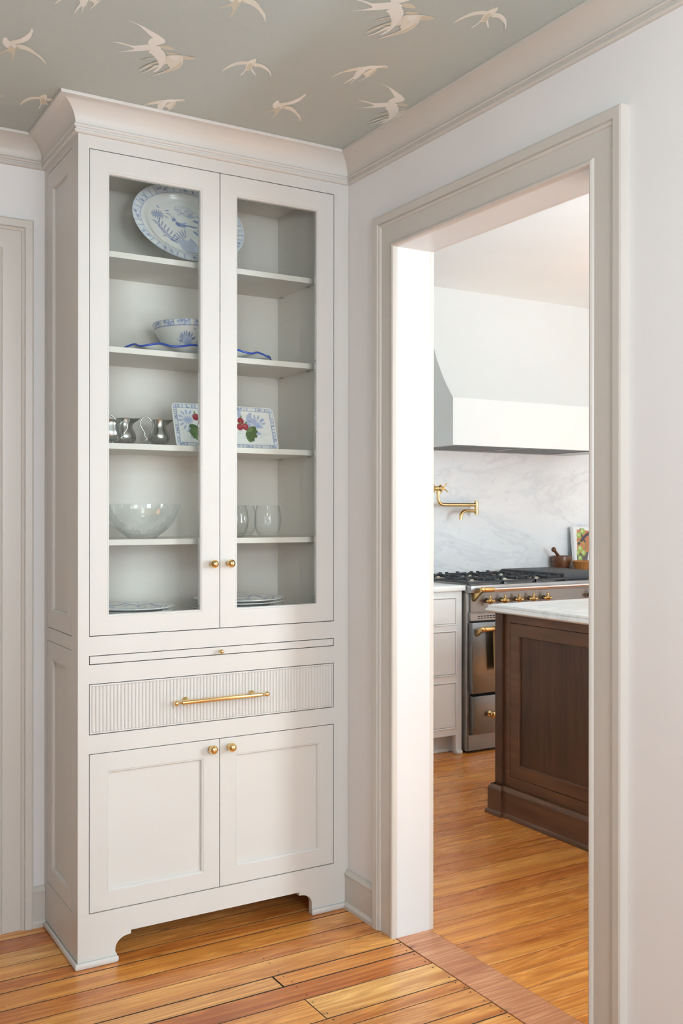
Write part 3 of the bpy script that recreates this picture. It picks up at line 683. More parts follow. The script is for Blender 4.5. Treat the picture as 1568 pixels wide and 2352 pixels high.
# ------------------------------------------------------------------ china in the cabinet
def oval_platter():
    root = thing('oval_platter', 'large oval blue and white platter with a bird, standing upright on the top shelf', 'platter', (-.510, -.235, 2.118))
    A, Bb = .192, .150; cv = Canvas(.40, .32, .0011, WHITE); ox, oy = .20, .16
    def tr(x, y): return (ox+x, oy+y)
    # rim border
    cv.disk(ox, oy, A-.001, Bb-.001, (.52, .60, .78), .7); cv.disk(ox, oy, A-.005, Bb-.005, (.76, .79, .83))
    rr = random.Random(4)
    n = 46
    for i in range(n):
        t = 2*PI*i/n; c_, s_ = math.cos(t), math.sin(t)
        o1, i1 = (A-.004, Bb-.004), (A-.027, Bb-.027)
        if i % 4 in (0, 1): cv.line([tr(o1[0]*c_, o1[1]*s_), tr(i1[0]*c_, i1[1]*s_)], .0022, BLUE, .75)
        if i % 4 == 0:
            t2 = t+PI/n; m_ = (A-.0155, Bb-.0155); cv.disk(*tr(m_[0]*math.cos(t2), m_[1]*math.sin(t2)), .008, .008, (.84, .85, .83))
        if i % 4 in (2, 3):
            t2 = t+PI/n*.5; m_ = (A-.0155, Bb-.0155); px, py = tr(m_[0]*math.cos(t2), m_[1]*math.sin(t2))
            for k in range(4): cv.leaf(px, py, rr.uniform(0, 6.28), .011, .004, BLUE, .6)
    cv.disk(ox, oy, A-.0285, Bb-.0285, BLUE, .8); cv.disk(ox, oy, A-.0300, Bb-.0300, WHITE)
    # chrysanthemum on a stem
    fx_, fy = -.098, .030
    for k in range(15):
        a = 2*PI*k/15; cv.line([tr(fx_+.007*math.cos(a), fy+.004*math.sin(a)), tr(fx_+.021*math.cos(a), fy+.017*math.sin(a))], .0032, BLUE, .75)
    cv.disk(*tr(fx_, fy), .014, .005, PALE, .8)
    for dx, dy, a in ((.012, .038, 2.2), (.035, .03, .2), (.038, .018, -.1), (.03, .005, -.6)): cv.leaf(*tr(fx_+dx*.8, fy+dy*.8-.005), a, .014, .004, BLUE, .7)
    st = [(fx_+.004, fy-.014), (-.098, -.02), (-.078, -.05), (-.045, -.072)]
    cv.line([tr(*p) for p in st], .002, BLUE, .8)
    for k in range(7):
        t = k/6; px, py = -.10+.05*t, -.003-.062*t
        cv.leaf(*tr(px, py), PI-.5, .024, .0042, BLUE, .7); cv.leaf(*tr(px, py), 1.2-.3*t, .022, .0042, BLUE, .7)
    for k in range(7): cv.leaf(*tr(-.035+.004*k, -.07+.004*k), 2.9-.22*k, .034, .005, BLUE, .65)
    # rock
    cv.poly([tr(*p) for p in ((-.03, -.095), (-.04, -.07), (-.022, -.052), (-.008, -.058), (.004, -.05), (.014, -.056), (.03, -.085), (.045, -.1), (.0, -.108))], (.50, .57, .74), .75)
    cv.line([tr(*p) for p in ((.002, -.047), (.016, -.06), (.03, -.085), (.05, -.082), (.075, -.084), (.11, -.075))], .0025, BLUE, .8)
    for k in range(7): cv.line([tr(.03+.012*k, -.086), tr(.038+.012*k, -.1)], .002, BLUE, .6)
    # bird
    cv.disk(*tr(-.022, .001), .019, .008, BLUE, .7, -.15); cv.disk(*tr(-.044, .018), .008, .0065, BLUE, .7, .6)
    cv.leaf(*tr(-.038, .014), -1.0, .022, .012, BLUE, .6); cv.leaf(*tr(-.012, .003), -.08, .052, .006, BLUE, .8)
    cv.line([tr(-.046, .022), tr(-.056, .036)], .002, BLUE, .7); cv.line([tr(-.04, .024), tr(-.045, .034)], .002, BLUE, .7); cv.leaf(*tr(-.02, .006), .3, .02, .006, PALE)
    cv.disk(*tr(-.012, -.026), .013, .017, BLUE, .4, 0, .0012)
    # sun swirl
    for q in range(3): cv.disk(*tr(-.004, .062), .012+.009*q, .006+.005*q, BLUE, .35, -.1, .002)
    for k in range(16): cv.leaf(*tr(-.035+.006*k, .062-.02*abs(math.sin(k*1.9))), -.25, .016, .0035, BLUE, .45)
    cv.disk(*tr(.016, .040), .013, .006, PALE, .6, .2)
    # right side leaves, trees
    for x, y, a, L_, w_ in ((.055, .018, 2.9, .034, .011), (.06, .014, 1.9, .036, .013), (.065, .01, .7, .03, .011), (.05, -.04, 2.5, .04, .011), (.06, -.06, 1.4, .026, .01), (.03, -.012, 0, .01, .005), (.05, -.045, 2.8, .012, .006), (.09, .03, 1.2, .04, .012), (.1, -.01, .3, .04, .01), (.095, -.04, -.5, .03, .01), (.12, .01, 2, .03, .01)): cv.leaf(*tr(x, y), a, L_, w_, BLUE, .7)
    for x, y in ((-.085, -.05), (-.06, -.062), (.07, -.02), (.075, .05)): cv.disk(*tr(x, y), .005, .002, BLUE, .7)
    nr, na = 150, 360
    q = np.linspace(0, 1, nr)[None, :]; a = np.linspace(0, 2*PI, na, endpoint=False)[:, None]
    rx, ry = A*q, Bb*q; u = rx*np.cos(a); v = ry*np.sin(a)
    dep = np.where(q < .66, 0, np.where(q < .8, .014*(1-np.cos((q-.66)/.14*PI))/2, .014+.009*(q-.8)/.2))
    tilt = math.radians(22)
    # local frame: u along x, v up the tilted plane, dep toward the room
    base = np.array((-.510, -.262, 2.1205)); n_ = np.array((0, -math.cos(tilt), -0.0)); 
    up = np.array((0, math.sin(tilt), math.cos(tilt))); nn = np.array((0, -math.cos(tilt), math.sin(tilt)))
    off = .004
    Pp = base+u[..., None]*np.array((1, 0, 0))+(v+Bb)[..., None]*up+(dep*np.ones_like(u))[..., None]*nn-nn*.0
    grid('face', Pp, cv.sample(u+ox, v+oy), M['glaze'], root, True)
    Pb = base+u[:, ::6][..., None]*np.array((1, 0, 0))+(v[:, ::6]+Bb)[..., None]*up+((dep-.004*(1-q**8)-.0004)*np.ones_like(u))[:, ::6][..., None]*nn
    grid('back', Pb[:, ::1], None, M['china'], root, True)
    # clear plate stand
    st = thing('plate_stand', 'small clear acrylic easel under the oval platter', 'stand', (-.51, -.20, 2.118))
    for xx in (-.618, -.402):
        b = MB(); b.tube([(xx, -.300, 2.171), (xx+.003, -.303, 2.160), (xx, -.298, 2.150), (xx, -.283, 2.146), (xx, -.270, 2.143), (xx, -.262, 2.1225), (xx, -.235, 2.1215), (xx, -.115, 2.1215)], .0048, 8)
        b.build('easel_leg', M['crystal'], st, True)
    b = MB(); b.tube([(-.618, -.115, 2.1215), (-.402, -.115, 2.1215)], .0034, 8); b.tube([(-.51, -.115, 2.1215), (-.51, -.150, 2.30)], .0034, 8); b.build('easel_back', M['crystal'], st, True)
oval_platter()

def china_bowl():
    c = (-.482, -.175, 1.8375+.0)
    root = thing('china_bowl', 'white china bowl with blue rim band and flower sprig, sitting on the scalloped dish', 'bowl', c)
    R = .128; H = .105
    cv = Canvas(.82, .14, .0011, (.80, .80, .76))
    W = .82
    cv.poly([(0, .086), (W, .086), (W, .108), (0, .108)], (.66, .71, .80))
    rr = random.Random(3)
    n = 44
    for i in range(n):
        x = W*i/n
        if i % 3 == 0: cv.poly([(x, .088), (x+.013, .088), (x+.013, .104), (x, .104)], (.84, .85, .82)); cv.line([(x, .087), (x, .106)], .0022, BLUE, .8)
        else:
            for k in range(4): cv.leaf(x+rr.uniform(0, .012), .096, rr.uniform(0, 6.28), .011, .0035, BLUE, .7)
    cv.line([(0, .0865), (W, .0865)], .0022, BLUE, .8); cv.line([(0, .1055), (W, .1055)], .002, BLUE, .7)
    for x0 in (W*.665, W*.165, W*.40, W*.9):
        for k in range(7):
            a = 2*PI*k/7; cv.disk(x0+.012*math.cos(a), .036+.010*math.sin(a), .008, .007, PALE, .6); cv.disk(x0+.012*math.cos(a), .036+.010*math.sin(a), .0085, .0075, BLUE, .6, 0, .0014)
        cv.disk(x0, .036, .007, .006, PALE, .9); cv.disk(x0, .036, .007, .006, BLUE, .8, 0, .0014)
        for k in range(12):
            a = .3+2.9*k/11; cv.leaf(x0+.02*math.cos(a), .038+.015*math.sin(a), a+rr.uniform(-.4, .4), .017, .006, BLUE, .7)
        for dx, dy in ((.045, .0), (.04, -.006), (-.042, .004), (-.036, -.006), (.03, .035)): cv.disk(x0+dx, .04+dy, .0025, .0022, BLUE, .8)
    # profile outside (foot -> rim) then inside
    out = [(.058, 0), (.060, .006), (.070, .014), (.094, .038), (.113, .066), (.124, .092), (R, H)]
    ns = 60; s = np.linspace(0, len(out)-1, ns); rr_ = np.interp(s, range(len(out)), [p[0] for p in out]); zz = np.interp(s, range(len(out)), [p[1] for p in out])
    a = np.linspace(0, 2*PI, 300, endpoint=False)[:, None]
    Pp = np.stack([c[0]+rr_[None]*np.cos(a), c[1]+rr_[None]*np.sin(a), c[2]+zz[None]+0*a], -1)
    grid('bowl_body', Pp, cv.sample((a/(2*PI)*W)+0*rr_[None], zz[None]+0*a), M['glaze'], root, True)
    b = MB(); b.lathe([(R, H), (R-.002, H+.0015), (R-.0045, H), (.119, .09), (.108, .065), (.088, .038), (.05, .014), (0, .011)], c, 'z', 64, caps=False); b.lathe([(0, .003), (.052, .003), (.058, 0)], c, 'z', 48)
    b.build('lining', M['china'], root, True, 60)
china_bowl()

def scalloped_dish():
    c = (-.452, -.175, 1.830); root = thing('scalloped_dish', 'long oval white dish with a wavy cobalt blue edge, under the china bowl', 'dish', c)
    A, Bb = .252, .118; na = 288
    a = np.linspace(0, 2*PI, na, endpoint=False)[:, None]; q = np.linspace(0, 1, 26)[None, :]
    sc_ = 1+.03*np.cos(12*a)*(q**4)
    rx = A*q*sc_; ry = Bb*q*sc_
    z = .004+.022*np.clip((q-.35)/.65, 0, 1)**1.3+.0045*np.cos(12*a+PI)*q**3
    Pp = np.stack([c[0]+rx*np.cos(a), c[1]+ry*np.sin(a), c[2]+z], -1); grid('dish', Pp, None, M['china'], root, True)
    Pq = Pp.copy(); Pq[..., 2] -= .0035; grid('underside', Pq, None, M['china'], root, True)
    b = MB(); b.tube([tuple(p) for p in Pp[:, -1][::2]]+[tuple(Pp[0, -1])], .0032, 8, False); b.build('blue_edge', M['bluerim'], root, True, 80)
scalloped_dish()

def rect_plate():
    root = thing('rectangular_plate', 'rectangular blue and white plate with strawberries, leaning upright on the middle shelf', 'plate', (-.382, -.225, 1.538))
    W, H = .362, .150; cv = Canvas(W, H, .0009, WHITE)
    cv.poly([(0, 0), (W, 0), (W, H), (0, H)], (.62, .68, .80)); 
    rr = random.Random(8)
    def tile(x0, y0, x1, y1, k):
        cv.poly([(x0, y0), (x1, y0), (x1, y1), (x0, y1)], (.80, .82, .80)); L = [(x0, y0), (x1, y0), (x1, y1), (x0, y1), (x0, y0)]; cv.line(L, .0013, BLUE, .8)
        cx, cy = (x0+x1)/2, (y0+y1)/2
        if k % 3 == 0:
            for q in range(5): cv.leaf(cx+rr.uniform(-.4, .4)*(x1-x0)*.6, cy+rr.uniform(-.3, .3)*(y1-y0)*.5, rr.uniform(0, 6.28), .008, .003, BLUE, .7)
        elif k % 3 == 1: cv.disk(cx, cy, .004, .0045, BLUE, .8, 0, .0012)
    x = .012; k = 0; bw = .0135
    while x < W-.014:
        w_ = rr.choice((.011, .02, .032)); w_ = min(w_, W-.012-x); tile(x, .0015, x+w_-.001, bw, k); tile(x, H-bw, x+w_-.001, H-.0015, k+1); x += w_+.001; k += 1
    y = bw+.001
    while y < H-bw-.006:
        w_ = rr.choice((.011, .016, .024)); w_ = min(w_, H-bw-.001-y); tile(.0015, y, bw-.001, y+w_-.001, k); tile(W-bw+.001, y, W-.0015, y+w_-.001, k+1); y += w_; k += 1
    cv.poly([(bw, bw), (W-bw, bw), (W-bw, H-bw), (bw, H-bw)], WHITE); cv.line([(bw, bw), (W-bw, bw), (W-bw, H-bw), (bw, H-bw), (bw, bw)], .0016, BLUE, .8)
    LB = (.30, .40, .68)
    for cx, cy in ((.050, .094), (.295, .088)):
        for k in range(16):
            a = 2*PI*k/16; cv.line([(cx+.006*math.cos(a), cy+.005*math.sin(a)), (cx+.017*math.cos(a), cy+.015*math.sin(a))], .0026, LB, .85)
        cv.disk(cx, cy, .009, .005, PALE, .9)
        for k in range(10): a = .2+.5*k; cv.leaf(cx+.018*math.cos(a), cy+.02*math.sin(a), a, .018, .007, LB, .75)
    for k in range(22):
        x, y = rr.uniform(.035, .12), rr.uniform(.03, .065); cv.leaf(x, y, rr.uniform(-.7, .1), .016, .0035, LB, .7)
    for x, y, a, L_, w_ in ((.25, .095, .2, .05, .016), (.26, .105, .9, .035, .014), (.235, .11, 1.5, .03, .014), (.29, .085, -.2, .03, .01), (.31, .1, .6, .02, .008), (.28, .065, -.4, .03, .012), (.24, .075, .3, .035, .02)): cv.leaf(x, y, a, L_, w_, LB, .65); 
    for k in range(14): cv.leaf(rr.uniform(.22, .32), rr.uniform(.03, .06), rr.uniform(-.3, .2), .02, .002, PALE, .5)
    for cx, cy, s in ((.088, .072, -1), (.165, .06, 1), (.255, .074, 1)):
        for k in range(6):
            a = (-2.6 if s < 0 else -.5)+rr.uniform(-1.0, 1.0); cv.leaf(cx, cy-.012, a, .040, .021, rr.choice(((.07, .14, .04), (.11, .20, .06)))); cv.line([(cx, cy-.012), (cx+.03*math.cos(a), cy-.012+.03*math.sin(a))], .001, (.22, .32, .14))
        for k in range(3): cv.leaf(cx, cy-.01, 1.2+rr.uniform(-1, 1), .025, .012, (.14, .24, .08))
    for cx, cy in ((.078, .106), (.238, .100), (.252, .080), (.232, .078), (.150, .08), (.172, .095)):
        cv.disk(cx, cy, .0115, .0125, (.36, .015, .035)); cv.disk(cx-.002, cy+.003, .006, .007, (.50, .04, .07), .6)
        for q in range(9): cv.disk(cx+rr.uniform(-.008, .008), cy+rr.uniform(-.008, .008), .0009, .0011, (.75, .4, .35), .7)
        cv.leaf(cx, cy+.010, rr.uniform(.5, 2.5), .012, .005, (.12, .25, .06))
    # slightly dished slab leaning back
    bot = np.array((-.382-W/2, -.252, 1.5395)); tilt = math.atan2(.05, .14); up = np.array((0, math.sin(tilt), math.cos(tilt))); nn = np.array((0, -math.cos(tilt), math.sin(tilt)))
    nu, nv = 300, 126
    U, V = np.meshgrid(np.linspace(0, W, nu), np.linspace(0, H, nv), indexing='ij')
    # rounded corners
    r = .012; qx = np.clip(abs(U-W/2)-(W/2-r), 0, None); qy = np.clip(abs(V-H/2)-(H/2-r), 0, None)
    L_ = np.maximum(qx, qy); hyp = np.hypot(qx, qy); s_ = np.where(hyp > 1e-9, L_/np.maximum(hyp, 1e-9), 1)
    U2 = np.where(qx > 0, W/2+np.sign(U-W/2)*((W/2-r)+qx*s_), U); V2 = np.where(qy > 0, H/2+np.sign(V-H/2)*((H/2-r)+qy*s_), V)
    e = np.minimum(np.minimum(U, W-U), np.minimum(V, H-V)); dep = .004*np.clip(1-e/.022, 0, 1)
    Pp = bot+U2[..., None]*np.array((1, 0, 0))+V2[..., None]*up+dep[..., None]*nn
    grid('face', Pp, cv.sample(U, V), M['glaze'], root)
    Pb = Pp[::10, ::10]-nn*.0055+0*up; grid('back', Pb, None, M['china'], root)
    b = MB(); edge = [tuple(Pp[i, 0]-nn*.0027) for i in range(0, nu, 6)]+[tuple(Pp[-1, j]-nn*.0027) for j in range(0, nv, 5)]+[tuple(Pp[i, -1]-nn*.0027) for i in range(nu-1, -1, -6)]+[tuple(Pp[0, j]-nn*.0027) for j in range(nv-1, -1, -5)]
    b.tube(edge, .003, 8, False); b.build('rim', M['china'], root, True, 80)
rect_plate()

def pitcher(c, H, R, label, rot, spout=True, hscale=1):
    root = thing('pewter_pitcher' if spout else 'pewter_sugar_bowl', label, 'pitcher' if spout else 'bowl', c, None)
    f = .010
    prof = [(0, f+.002), (R*.55, f), (R*.86, f+.07*H), (R, f+.26*H), (R*.94, f+.40*H), (R*.70, f+.62*H), (R*.64, f+.74*H), (R*.68, f+.9*H), (R*.76, f+.97*H), (R*.79, f+.975*H), (R*.77, f+.985*H), (R*.62, f+.78*H), (R*.66, f+.6*H), (R*.9, f+.38*H), (R*.9, f+.2*H), (0, f+.05*H)] if spout else \
           [(0, f+.002), (R*.55, f), (R*.88, f+.09*H), (R, f+.33*H), (R*.96, f+.50*H), (R*.84, f+.74*H), (R*.84, f+.86*H), (R*.93, f+.97*H), (R*.96, f+.975*H), (R*.93, f+.985*H), (R*.8, f+.8*H), (R*.9, f+.4*H), (0, f+.05*H)]
    b = MB(); b.lathe(prof, c, 'z', 40)
    if spout:
        for v in b.bm.verts:
            d = Vector((v.co.x-c[0], v.co.y-c[1])); h = (v.co.z-c[2]-f)/H
            if h > .72 and d.length > R*.5:
                a = math.atan2(d.y, d.x)-rot; a = (a+PI) % (2*PI)-PI
                k = math.exp(-(a/.42)**2)*((h-.72)/.26)**1.4
                v.co.x += math.cos(rot)*k*R*.62; v.co.y += math.sin(rot)*k*R*.62; v.co.z += k*.003
    b.build('body', M['pewter'], root, True, 60)
    h = MB(); ux, uy = math.cos(rot+PI), math.sin(rot+PI)
    hp = [(.74, .93), (.98, 1.06), (1.30, 1.10), (1.62, .98), (1.72, .80), (1.55, .60), (1.30, .42), (1.34, .34), (1.22, .26), (1.10, .18), (1.30, .13)] if spout else [(.92, .80), (1.1, .94), (1.4, .95), (1.62, .78), (1.5, .58), (1.28, .42), (1.34, .34), (1.2, .26), (1.0, .18), (1.22, .12)]
    # smooth by subdividing
    P_ = [(c[0]+ux*R*p, c[1]+uy*R*p, c[2]+f+q*H) for p, q in hp]; Q = []
    for i in range(len(P_)-1):
        p0, p1, p2, p3 = [Vector(P_[max(0, min(len(P_)-1, i+k))]) for k in (-1, 0, 1, 2)]
        for t in (0, .25, .5, .75): Q.append(.5*((2*p1)+(p2-p0)*t+(2*p0-5*p1+4*p2-p3)*t*t+(3*p1-p0-3*p2+p3)*t**3))
    Q.append(Vector(P_[-1])); h.tube(Q, [.0026-.0008*i/len(Q) for i in range(len(Q))], 8); h.build('handle', M['pewter'], root, True, 60)
    if not spout:
        h = MB(); h.tube([(2*c[0]-p.x, 2*c[1]-p.y, p.z) for p in Q], .0022, 8); h.build('handle', M['pewter'], root, True, 60)
    for k in range(3):
        a = rot+.9+2*PI*k/3; x, y = c[0]+math.cos(a)*R*.72, c[1]+math.sin(a)*R*.72
        l = MB(); l.tube([(c[0]+math.cos(a)*R*.9, c[1]+math.sin(a)*R*.9, c[2]+f+.2*H), (x+math.cos(a)*R*.12, y+math.sin(a)*R*.12, c[2]+f), (x, y, c[2]+.004), (x+math.cos(a)*R*.14, y+math.sin(a)*R*.14, c[2]+.002)], [.0035, .0026, .002, .0028], 8); l.build('foot', M['pewter'], root, True, 60)
pitcher((-.602, -.195, 1.538), .078, .035, 'pewter cream pitcher nearest the rectangular plate, its handle to the left', -.15)
pitcher((-.694, -.125, 1.538), .084, .038, 'taller pewter pitcher in the middle, standing behind the pewter sugar bowl', -.15)
pitcher((-.778, -.235, 1.538), .066, .037, 'pewter sugar bowl at the left end of the middle shelf, partly hidden by the door', .1, False)

# crystal bowl with cut flutes
c = (-.655, -.185, 1.2455); R, H = .123, .108
root = thing('crystal_bowl', 'wide cut crystal bowl on the left of the shelf below the pewter', 'bowl', c)
na = 192; a = np.linspace(0, 2*PI, na, endpoint=False)[:, None]
op = [(.0, .0), (.042, 0), (.052, .006), (.078, .026), (.100, .050), (.115, .074), (.122, .094), (R, H)]
s = np.linspace(0, len(op)-1, 70); ro = np.interp(s, range(len(op)), [p[0] for p in op])[None]; zo = np.interp(s, range(len(op)), [p[1] for p in op])[None]
cutm = np.clip(1-(zo/(.030+.022*(np.sin(12*a)*.5+.5)+.008*np.sin(31*a))), 0, 1)
ro2 = ro-.0022*np.abs(np.sin(24*a))*np.sqrt(cutm)*(ro > .045)-.0012*np.abs(np.sin(a*36+zo*260))*(cutm > .4)*(ro > .045)
grid('bowl_outside', np.stack([c[0]+ro2*np.cos(a), c[1]+ro2*np.sin(a), c[2]+zo+0*a], -1), None, M['cut'], root, True)
ip = [(.0, .008), (.045, .010), (.074, .029), (.0955, .052), (.1108, .075), (.1185, .095), (R-.0025, H+.0008), (R, H)]
b = MB(); b.lathe(ip, c, 'z', 96, caps=False); b.build('bowl_inside', M['crystal'], root, True, 60)

# stemless glasses
def tumbler(c, label):
    b = MB(); b.lathe([(0, .003), (.026, .001), (.030, .002), (.040, .018), (.0455, .040), (.0465, .058), (.043, .085), (.0385, .105), (.0372, .1055), (.0372, .104), (.0415, .085), (.0448, .058), (.0438, .041), (.038, .020), (.027, .008), (0, .006)], c, 'z', 48)
    o = b.build('stemless_glass', M['crystal'], None, True, 60); o.data.transform(Matrix.Translation(-Vector(c))); o.location = c
    return tag(o, label, 'glass', 'stemless glasses')
g0 = tumbler((-.217, -.205, 1.2455), 'clear stemless glass, rightmost of its shelf, nearest the cabinet side')
for loc, lab in (((-.262, -.105, 1.2455), 'clear stemless glass standing behind the rightmost one'), ((-.345, -.215, 1.2455), 'clear stemless glass at the front, cut off by the middle door stile'), ((-.370, -.105, 1.2455), 'clear stemless glass at the back, seen through the one by the middle door stile')):
    copy_tree(g0, loc, lab)

# dinner plates in two stacks
def plate_obj(R, seed):
    cv = Canvas(2*R+.01, 2*R+.01, .0013, WHITE); ox = R+.005; rr = random.Random(seed)
    for k in range(150):
        a = rr.uniform(0, 6.28); q = rr.uniform(.2, .70)*R; cv.leaf(ox+q*math.cos(a), ox+q*math.sin(a), rr.uniform(0, 6.28), .022, .009, rr.choice((BLUE, PALE, PALE)), .7)
    n = 9
    L = []
    for i in range(181):
        a = 2*PI*i/180; q = R*(.74+.13*(1-abs(math.sin(a*n/2)))); L.append((ox+q*math.cos(a), ox+q*math.sin(a)))
    cv.line(L, .005, BLUE, .85); cv.line([(ox+(x-ox)*1.035, ox+(y-ox)*1.035) for x, y in L], .0016, PALE, .9)
    for k in range(60):
        a = rr.uniform(0, 6.28); q = rr.uniform(.9, .95)*R; cv.disk(ox+q*math.cos(a), ox+q*math.sin(a), .003, .003, PALE, .5)
    q = np.linspace(0, 1, 90)[None]; a = np.linspace(0, 2*PI, 160, endpoint=False)[:, None]; r = R*q
    z = .003+np.where(q < .58, 0, np.where(q < .70, .008*((q-.58)/.12)**2, .008+.009*(q-.70)/.30))
    P = np.stack([r*np.cos(a), r*np.sin(a), z+0*a], -1)
    root = bpy.data.objects.new('dinner_plate', None); C.objects.link(root)
    grid('plate_face', P, cv.sample(ox+P[..., 0], ox+P[..., 1]), M['glaze'], root, True)
    b = MB(); b.lathe([(0, .0018), (R*.50, .0018), (R*.52, 0), (R*.56, 0), (R*.58, .0025), (R*.70, .0078), (R*.97, .0170), (R*.995, .0178), (R*1.003, .0195), (R*.997, .0208), (R*.985, .0198)], (0, 0, 0), 'z', 96, caps=False)
    b.build('plate_rim', M['china'], root, True, 60); return root
ords = ['lowest', 'second from the bottom', 'third from the bottom', 'fourth from the bottom', 'fifth from the bottom', 'top']
for side, (x, y, R, n, sp) in (('left', (-.692, -.190, .139, 4, .0092)), ('right', (-.320, -.193, .152, 5, .0098))):
    p0 = plate_obj(R, 5 if side == 'left' else 9)
    for k in range(n):
        w_ = 'topmost' if k == n-1 else ords[k]
        lab = 'white dinner plate, %s, in the %s stack on the cabinet floor' % (w_, side) if k < n-1 else 'blue patterned dinner plate on top of the %s stack on the cabinet floor' % side
        loc = (x+(.0015*(-1)**k), y, .984+k*sp)
        if k == 0: p = p0; p.location = loc; p['label'] = lab; p['group'] = 'dinner plates in two stacks'; 
        else: p = copy_tree(p0, loc, lab, 'dinner plates in two stacks')
        p['category'] = 'plate'
# ------------------------------------------------------------------ kitchen
def base_cab(x0, x1, label, right_leg=True):
    yF = 1.125; root = thing('base_cabinet', label, 'cabinet', ((x0+x1)/2, 1.46, 0))
    f = lambda u, v, d: (u, yF+d, v)
    b = MB(); b.box(x0, x1, yF+.022, 1.778, .105, .897); b.box(x0, x1, yF+.07, yF+.085, 0, .105); b.box(x1-.02, x1, yF+.022, 1.778, 0, .105); b.box(x0, x0+.02, yF+.022, 1.778, 0, .105); b.build('carcass', M['kcab'], root)
    ux0, ux1 = x0+.04, x1-.04
    Z = [(.146, .393), (.436, .675), (.713, .858)]
    b = MB(); b.box(x0, ux0, yF, yF+.021, 0, .897); b.box(ux1, x1, yF, yF+.021, 0, .897)
    for z0, z1 in ((.105, .146), (.393, .436), (.675, .713), (.858, .897)): b.box(ux0, ux1, yF, yF+.021, z0, z1)
    b.build('face_frame', M['kcab'], root)
    b = MB()
    for z0, z1 in Z: b.rings((ux0-.0005, ux1+.0005, z0-.0005, z1+.0005), [(-.0001, .01), (-.0045, 0), (-.004, -.003), (0, -.004), (.0035, -.001), (.0035, .01)], f, cap=False)
    b.build('beading', M['kcab'], root)
    for z0, z1 in Z:
        b = MB(); b.rings((ux0+.005, ux1-.005, z0+.005, z1-.005), [(0, .019), (0, .0008), (.0008, 0)], f); d = b.build('drawer', M['kcab'], root)
        k = MB(); k.lathe([(.008, 0), (.006, -.006), (.005, -.014), (.013, -.02), (.015, -.027), (.009, -.033), (0, -.034)], ((x0+x1)/2, yF, (z0+z1)/2), 'y', 16); k.build('knob', M['brass'], d, True)
    for q in ((x0, x0+.04, yF-.012, yF-.0002), (x1-.04, x1+.0, yF-.012, yF-.0002), (x0+.04, x1-.04, yF+.058, yF+.0698)): b = MB(); b.box(*q, 0, .02, .005); b.build('shoe_moulding', M['kcab'], root, True)
    return root
base_cab(1.02, 1.640, 'pale grey three-drawer base cabinet left of the range, beyond the doorway')
base_cab(3.030, 3.95, 'pale grey three-drawer base cabinet at the far right end of the range')
for a, c, lab in ((1.02, 1.648, 'short white marble countertop left of the range'), (3.028, 3.95, 'white marble countertop right of the range, under the cookbook')):
    b = MB(); b.box(a, c, 1.098, 1.778, .8972, .927, .005)
    tag(origin_mesh(b.build('countertop', M['marble2'], None, True)), lab, 'countertop')
# marble splashback and hood
b = MB(); b.box(1.02, 3.96, 1.7785, 1.7995, .8975, 1.99)
tag(origin_mesh(b.build('marble_splashback', M['marble'])), 'grey-veined white marble slab on the wall behind the range', 'splashback')
hood = thing('range_hood', 'white plastered range hood with a curved front above the range', 'hood', (2.37, 1.5, 1.71))
HX0, HX1 = 1.68, 3.03
prof = [(1.258, 1.71), (1.258, 1.978), (1.288, 2.015), (1.318, 2.055), (1.361, 2.118), (1.412, 2.212), (1.438, 2.27), (1.462, 2.335), (1.483, 2.41), (1.500, 2.50), (1.512, 2.59), (1.516, 2.6598), (1.777, 2.6598), (1.777, 1.71)]
b = MB()
f = lambda u, v, d: (d, u, v)
# hollow underneath: skin with a recess for the insert
b.prism(prof, f, HX0, HX1)
for v in b.bm.verts:
    if abs(v.co.z-1.71) < 1e-6: v.co.z = 1.735
b.build('canopy', M['hood'], hood, True, 20)
b = MB()
b.box(HX0, HX1, 1.258, 1.273, 1.71, 1.735); b.box(HX0, HX0+.015, 1.273, 1.777, 1.71, 1.735); b.box(HX1-.015, HX1, 1.273, 1.777, 1.71, 1.735); b.box(HX0+.015, HX1-.015, 1.762, 1.777, 1.71, 1.735)
b.build('lower_rim', M['hood'], hood)
b = MB(); b.box(HX0+.0152, HX1-.0152, 1.2732, 1.30, 1.7105, 1.7345); b.box(HX0+.0152, HX1-.0152, 1.735-.02, 1.7618, 1.7105, 1.7345); b.box(HX0+.0152, HX0+.06, 1.30, 1.715, 1.7105, 1.7345); b.box(2.82, HX1-.0152, 1.30, 1.715, 1.7105, 1.7345); b.box(2.24, 2.27, 1.30, 1.715, 1.7115, 1.7345); b.box(HX0+.06, 2.82, 1.3, 1.715, 1.731, 1.7348)
b.build('hood_insert', M['steel'], hood)
x = HX0+.075; i = 0
while x < 2.80:
    if not 2.215 < x < 2.275:
        b = MB(); b.prism([(x, 1.714), (x+.004, 1.713), (x+.018, 1.727), (x+.014, 1.729)], lambda u, v, d: (u, d, v), 1.302, 1.713); b.build('baffle_slat', M['steel'], hood)
    x += .032

